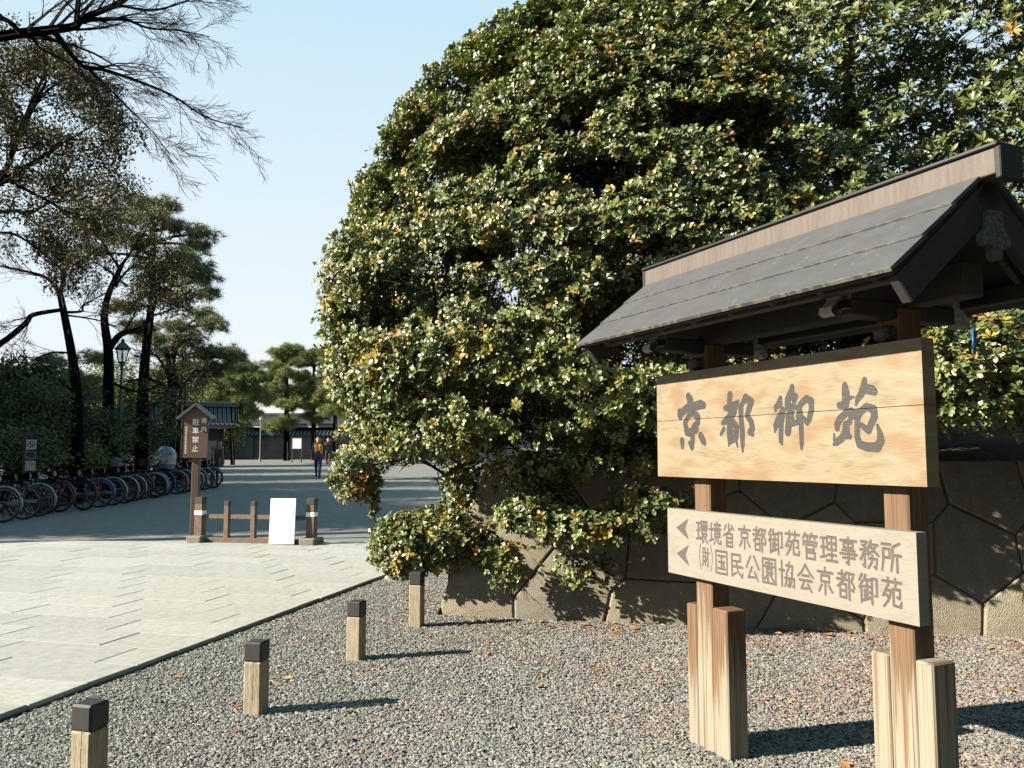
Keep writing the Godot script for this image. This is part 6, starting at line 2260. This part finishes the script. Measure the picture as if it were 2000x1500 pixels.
func build_people() -> void:
	var p := survey(621, 930, 34.0)
	person("person in orange vest and dark blue trousers walking on the gravel road", Vector3(p.x, gy(34.0), -34.0), 0.1, 1.72, Color(0.5, 0.22, 0.025), Color(0.035, 0.025, 0.045), Color(0.025, 0.035, 0.06), 0.18, 0.02)
	p = survey(641, 910, 48.0)
	person("person in dark clothes walking just behind the one in orange", Vector3(p.x, gy(48.0), -48.0), 0.2, 1.7, Color(0.02, 0.02, 0.022), Color(0.02, 0.02, 0.022), Color(0.02, 0.02, 0.025), 0.2, 0.02)
	p = survey(420, 890, 29.6)
	person("person in dark green jacket bending over at the far end of the bicycles", Vector3(p.x, gy(29.6), -29.6), 0.9, 1.6, Color(0.025, 0.045, 0.035), Color(0.2, 0.08, 0.09), Color(0.02, 0.02, 0.025), 0.06, 0.2)


# ==================================================================== lamps, small signs and other things
func build_small_things() -> void:
	# green lamp post
	var p := survey(231, 900, 24.0)
	var root := thing("lamp_post", "dark green cast iron lamp post with a glass lantern behind the bicycles", "street lamp", Vector3(p.x, gy(24.0), -24.0))
	var s := mb()
	lathe(s, [[0.2, 0.0], [0.2, 0.12], [0.16, 0.16], [0.15, 0.6], [0.17, 0.64], [0.12, 0.7], [0.11, 1.1], [0.13, 1.14], [0.08, 1.22], [0.07, 1.5]], 12)
	build(s, "base", M.lamp_green, root)
	s = mb()
	lathe(s, [[0.06, 1.48], [0.045, 2.6], [0.06, 2.62], [0.04, 2.68], [0.035, 3.7], [0.06, 3.74], [0.05, 3.8], [0.1, 3.84], [0.1, 3.87], [0.0, 3.88]], 10)
	build(s, "shaft", M.lamp_green, root)
	s = mb()
	for k in 6:
		var a := TAU * k / 6.0
		rod(s, Vector3(cos(a) * 0.11, 3.86, sin(a) * 0.11), Vector3(cos(a) * 0.19, 4.22, sin(a) * 0.19), 0.012, 5)
	lathe(s, [[0.24, 4.22], [0.25, 4.25], [0.1, 4.4], [0.05, 4.43], [0.06, 4.5], [0.0, 4.56]], 6, Vector3.ZERO, true)
	lathe(s, [[0.0, 4.219], [0.24, 4.22]], 6, Vector3.ZERO, true)
	build(s, "lantern_frame", M.lamp_green, root)
	s = mb()
	lathe(s, [[0.1, 3.87], [0.182, 4.215]], 6, Vector3.ZERO, true)
	build(s, "lantern_glass", M.glass, root)
	s = mb()
	lathe(s, [[0.0, 3.9], [0.03, 3.92], [0.045, 4.02], [0.03, 4.1], [0.0, 4.12]], 8)
	build(s, "bulb", M.white_paint, root)
	# slim pale lamp by the far wall
	p = survey(508, 890, 58.0)
	root = thing("street_lamp", "slim pale lamp post standing before the far wall", "street lamp", Vector3(p.x, gy(58.0), -58.0))
	s = mb()
	lathe(s, [[0.1, 0.0], [0.06, 0.3], [0.045, 0.32], [0.04, 2.9], [0.08, 2.95], [0.0, 2.96]], 8)
	build(s, "pole", plain(lin(0.2, 0.2, 0.18), 0.6), root)
	s = mb()
	lathe(s, [[0.1, 2.95], [0.14, 3.4]], 6, Vector3.ZERO, true)
	build(s, "lantern", M.white_plaster, root)
	s = mb()
	lathe(s, [[0.24, 3.4], [0.12, 3.55], [0.0, 3.62]], 6, Vector3.ZERO, true)
	build(s, "hat", M.tile, root)
	# notice board before the far wall
	p = survey(580, 890, 57.0)
	root = thing("notice_board", "framed white notice board on two legs before the far wall", "notice board", Vector3(p.x, gy(57.0), -57.0))
	s = mb()
	box(s, Vector3(0, 1.3, 0), Vector3(0.75, 0.85, 0.06), 0.01)
	build(s, "frame", M.dark_wood, root)
	s = mb()
	box(s, Vector3(0, 1.3, 0.036), Vector3(0.6, 0.68, 0.012), 0.002)
	build(s, "sheet", M.white_paint, root)
	for x in [-0.32, 0.32]:
		s = mb()
		box(s, Vector3(x, 0.43, 0), Vector3(0.07, 0.9, 0.05), 0.005)
		build(s, "leg", M.dark_wood, root)
	# small signs on a post behind the bicycles
	p = survey(60, 900, 17.9)
	root = thing("small_signpost", "thin post with a no smoking plate and two smaller plates among shrubs", "sign", Vector3(p.x, gy(17.9), -17.9), 0.3)
	s = mb()
	box(s, Vector3(-0.12, 0.86, 0), Vector3(0.06, 1.75, 0.06), 0.005)
	build(s, "post", M.dark_wood, root)
	var y := 1.6
	for q in [[0.2, 0.22, M.panel_white], [0.2, 0.17, M.dark_wood], [0.2, 0.22, M.panel_white]]:
		s = mb()
		box(s, Vector3(0.01, y - q[1] * 0.5, 0.04), Vector3(q[0], q[1], 0.015), 0.003)
		var pl := build(s, "plate", q[2], root)
		if y > 1.5:
			s = mb()
			ring(s, 0.06, 0.008, 20, 4, Transform3D(Basis(), Vector3(0.01, y - 0.1, 0.052)), 0.0, TAU, 0.3)
			boxx(s, Transform3D(Basis(Vector3.BACK, 0.785), Vector3(0.01, y - 0.1, 0.051)), Vector3(0.014, 0.11, 0.004), 0.0)
			build(s, "ban_mark", plain(lin(0.3, 0.03, 0.03), 0.5), pl)
			s = mb()
			box(s, Vector3(0.01, y - 0.1, 0.0485), Vector3(0.07, 0.012, 0.002), 0.0)
			build(s, "cigarette_mark", M.black_plastic, pl)
		elif q[2] == M.dark_wood:
			s = mb()
			for e in [[0.01, -0.012, 0.19, 0.012], [0.01, -0.158, 0.19, 0.012]]:
				box(s, Vector3(e[0], y + e[1], 0.05), Vector3(e[2], e[3], 0.006), 0.001)
			for e in [[-0.083, 0.14], [0.103, 0.14]]:
				box(s, Vector3(e[0], y - 0.085, 0.05), Vector3(0.01, e[1], 0.006), 0.001)
			build(s, "pale_rim", M.panel_white, pl)
		y -= q[1] + 0.03
	# white stake by the trunk
	p = survey(893, 1090, 9.0)
	root = thing("white_stake", "slim white stake standing upright just left of the tree trunk", "stake", Vector3(p.x, 0, -9.0))
	s = mb()
	lathe(s, [[0.024, -0.05], [0.024, 1.3], [0.02, 1.315], [0.0, 1.318]], 10)
	build(s, "pole", M.white_paint, root)
	# blue tag among the leaves at the right
	p = survey(1902, 666, 4.85)
	root = thing("blue_tag", "bright blue oval tag hanging in the leaves right of the sign", "tag", p, 0.9)
	s = mb()
	ring(s, 0.06, 0.007, 20, 6, Transform3D(Basis.from_scale(Vector3(0.55, 1.25, 1.0)), Vector3.ZERO))
	build(s, "rim", plain(lin(0.02, 0.16, 0.42), 0.3), root)
	s = mb()
	var oval := PackedVector2Array()
	for i in 16:
		oval.append(Vector2(cos(TAU * i / 16.0) * 0.032, sin(TAU * i / 16.0) * 0.072))
	plate(s, oval, Transform3D(Basis(), Vector3(0, 0, -0.002)), 0.004)
	build(s, "plate", plain(lin(0.1, 0.3, 0.5), 0.35), root)
	s = mb()
	rod(s, Vector3(0, 0.08, 0), Vector3(0.01, 0.2, 0), 0.002, 4)
	build(s, "string", M.twig, root)
	# fallen leaves
	var lm := mb()
	leaf(lm, Vector3.ZERO, Vector3.RIGHT, Vector3.UP, 0.06, 0.032, [0.1, 0.8, 1.0, 0.7, 0.05], 0.1, 0.3)
	lm.generate_normals()
	var mesh := lm.commit()
	mesh.surface_set_material(0, M.dull_leaf)
	var xs := []
	var cs := []
	for i in 150:
		var x := rr(-0.5, 4.0)
		var d := 6.78 - 0.2 * (x + 0.6) - absf(rng.randfn()) * 0.22
		if i > 95:
			x = rr(-2.0, 3.5)
			d = rr(3.4, 6.2)
			if x < kerb_x(d) + 0.1:
				continue
		xs.append(Transform3D(Basis(Vector3.UP, rr(0, TAU)) * Basis(Vector3.RIGHT, rr(-0.3, 0.3)) * Basis.from_scale(Vector3.ONE * rr(0.6, 1.2)), Vector3(x, 0.018, -d)))
		cs.append([Color(0.28, 0.13, 0.04), Color(0.2, 0.09, 0.04), Color(0.32, 0.22, 0.08), Color(0.14, 0.08, 0.04)][rng.randi() % 4])
	var litter := cloud(self, "leaf_litter", mesh, xs, cs)
	tag(litter, "scattered orange brown fallen leaves on the gravel below the stone wall", "leaf litter")
	stuff(litter)
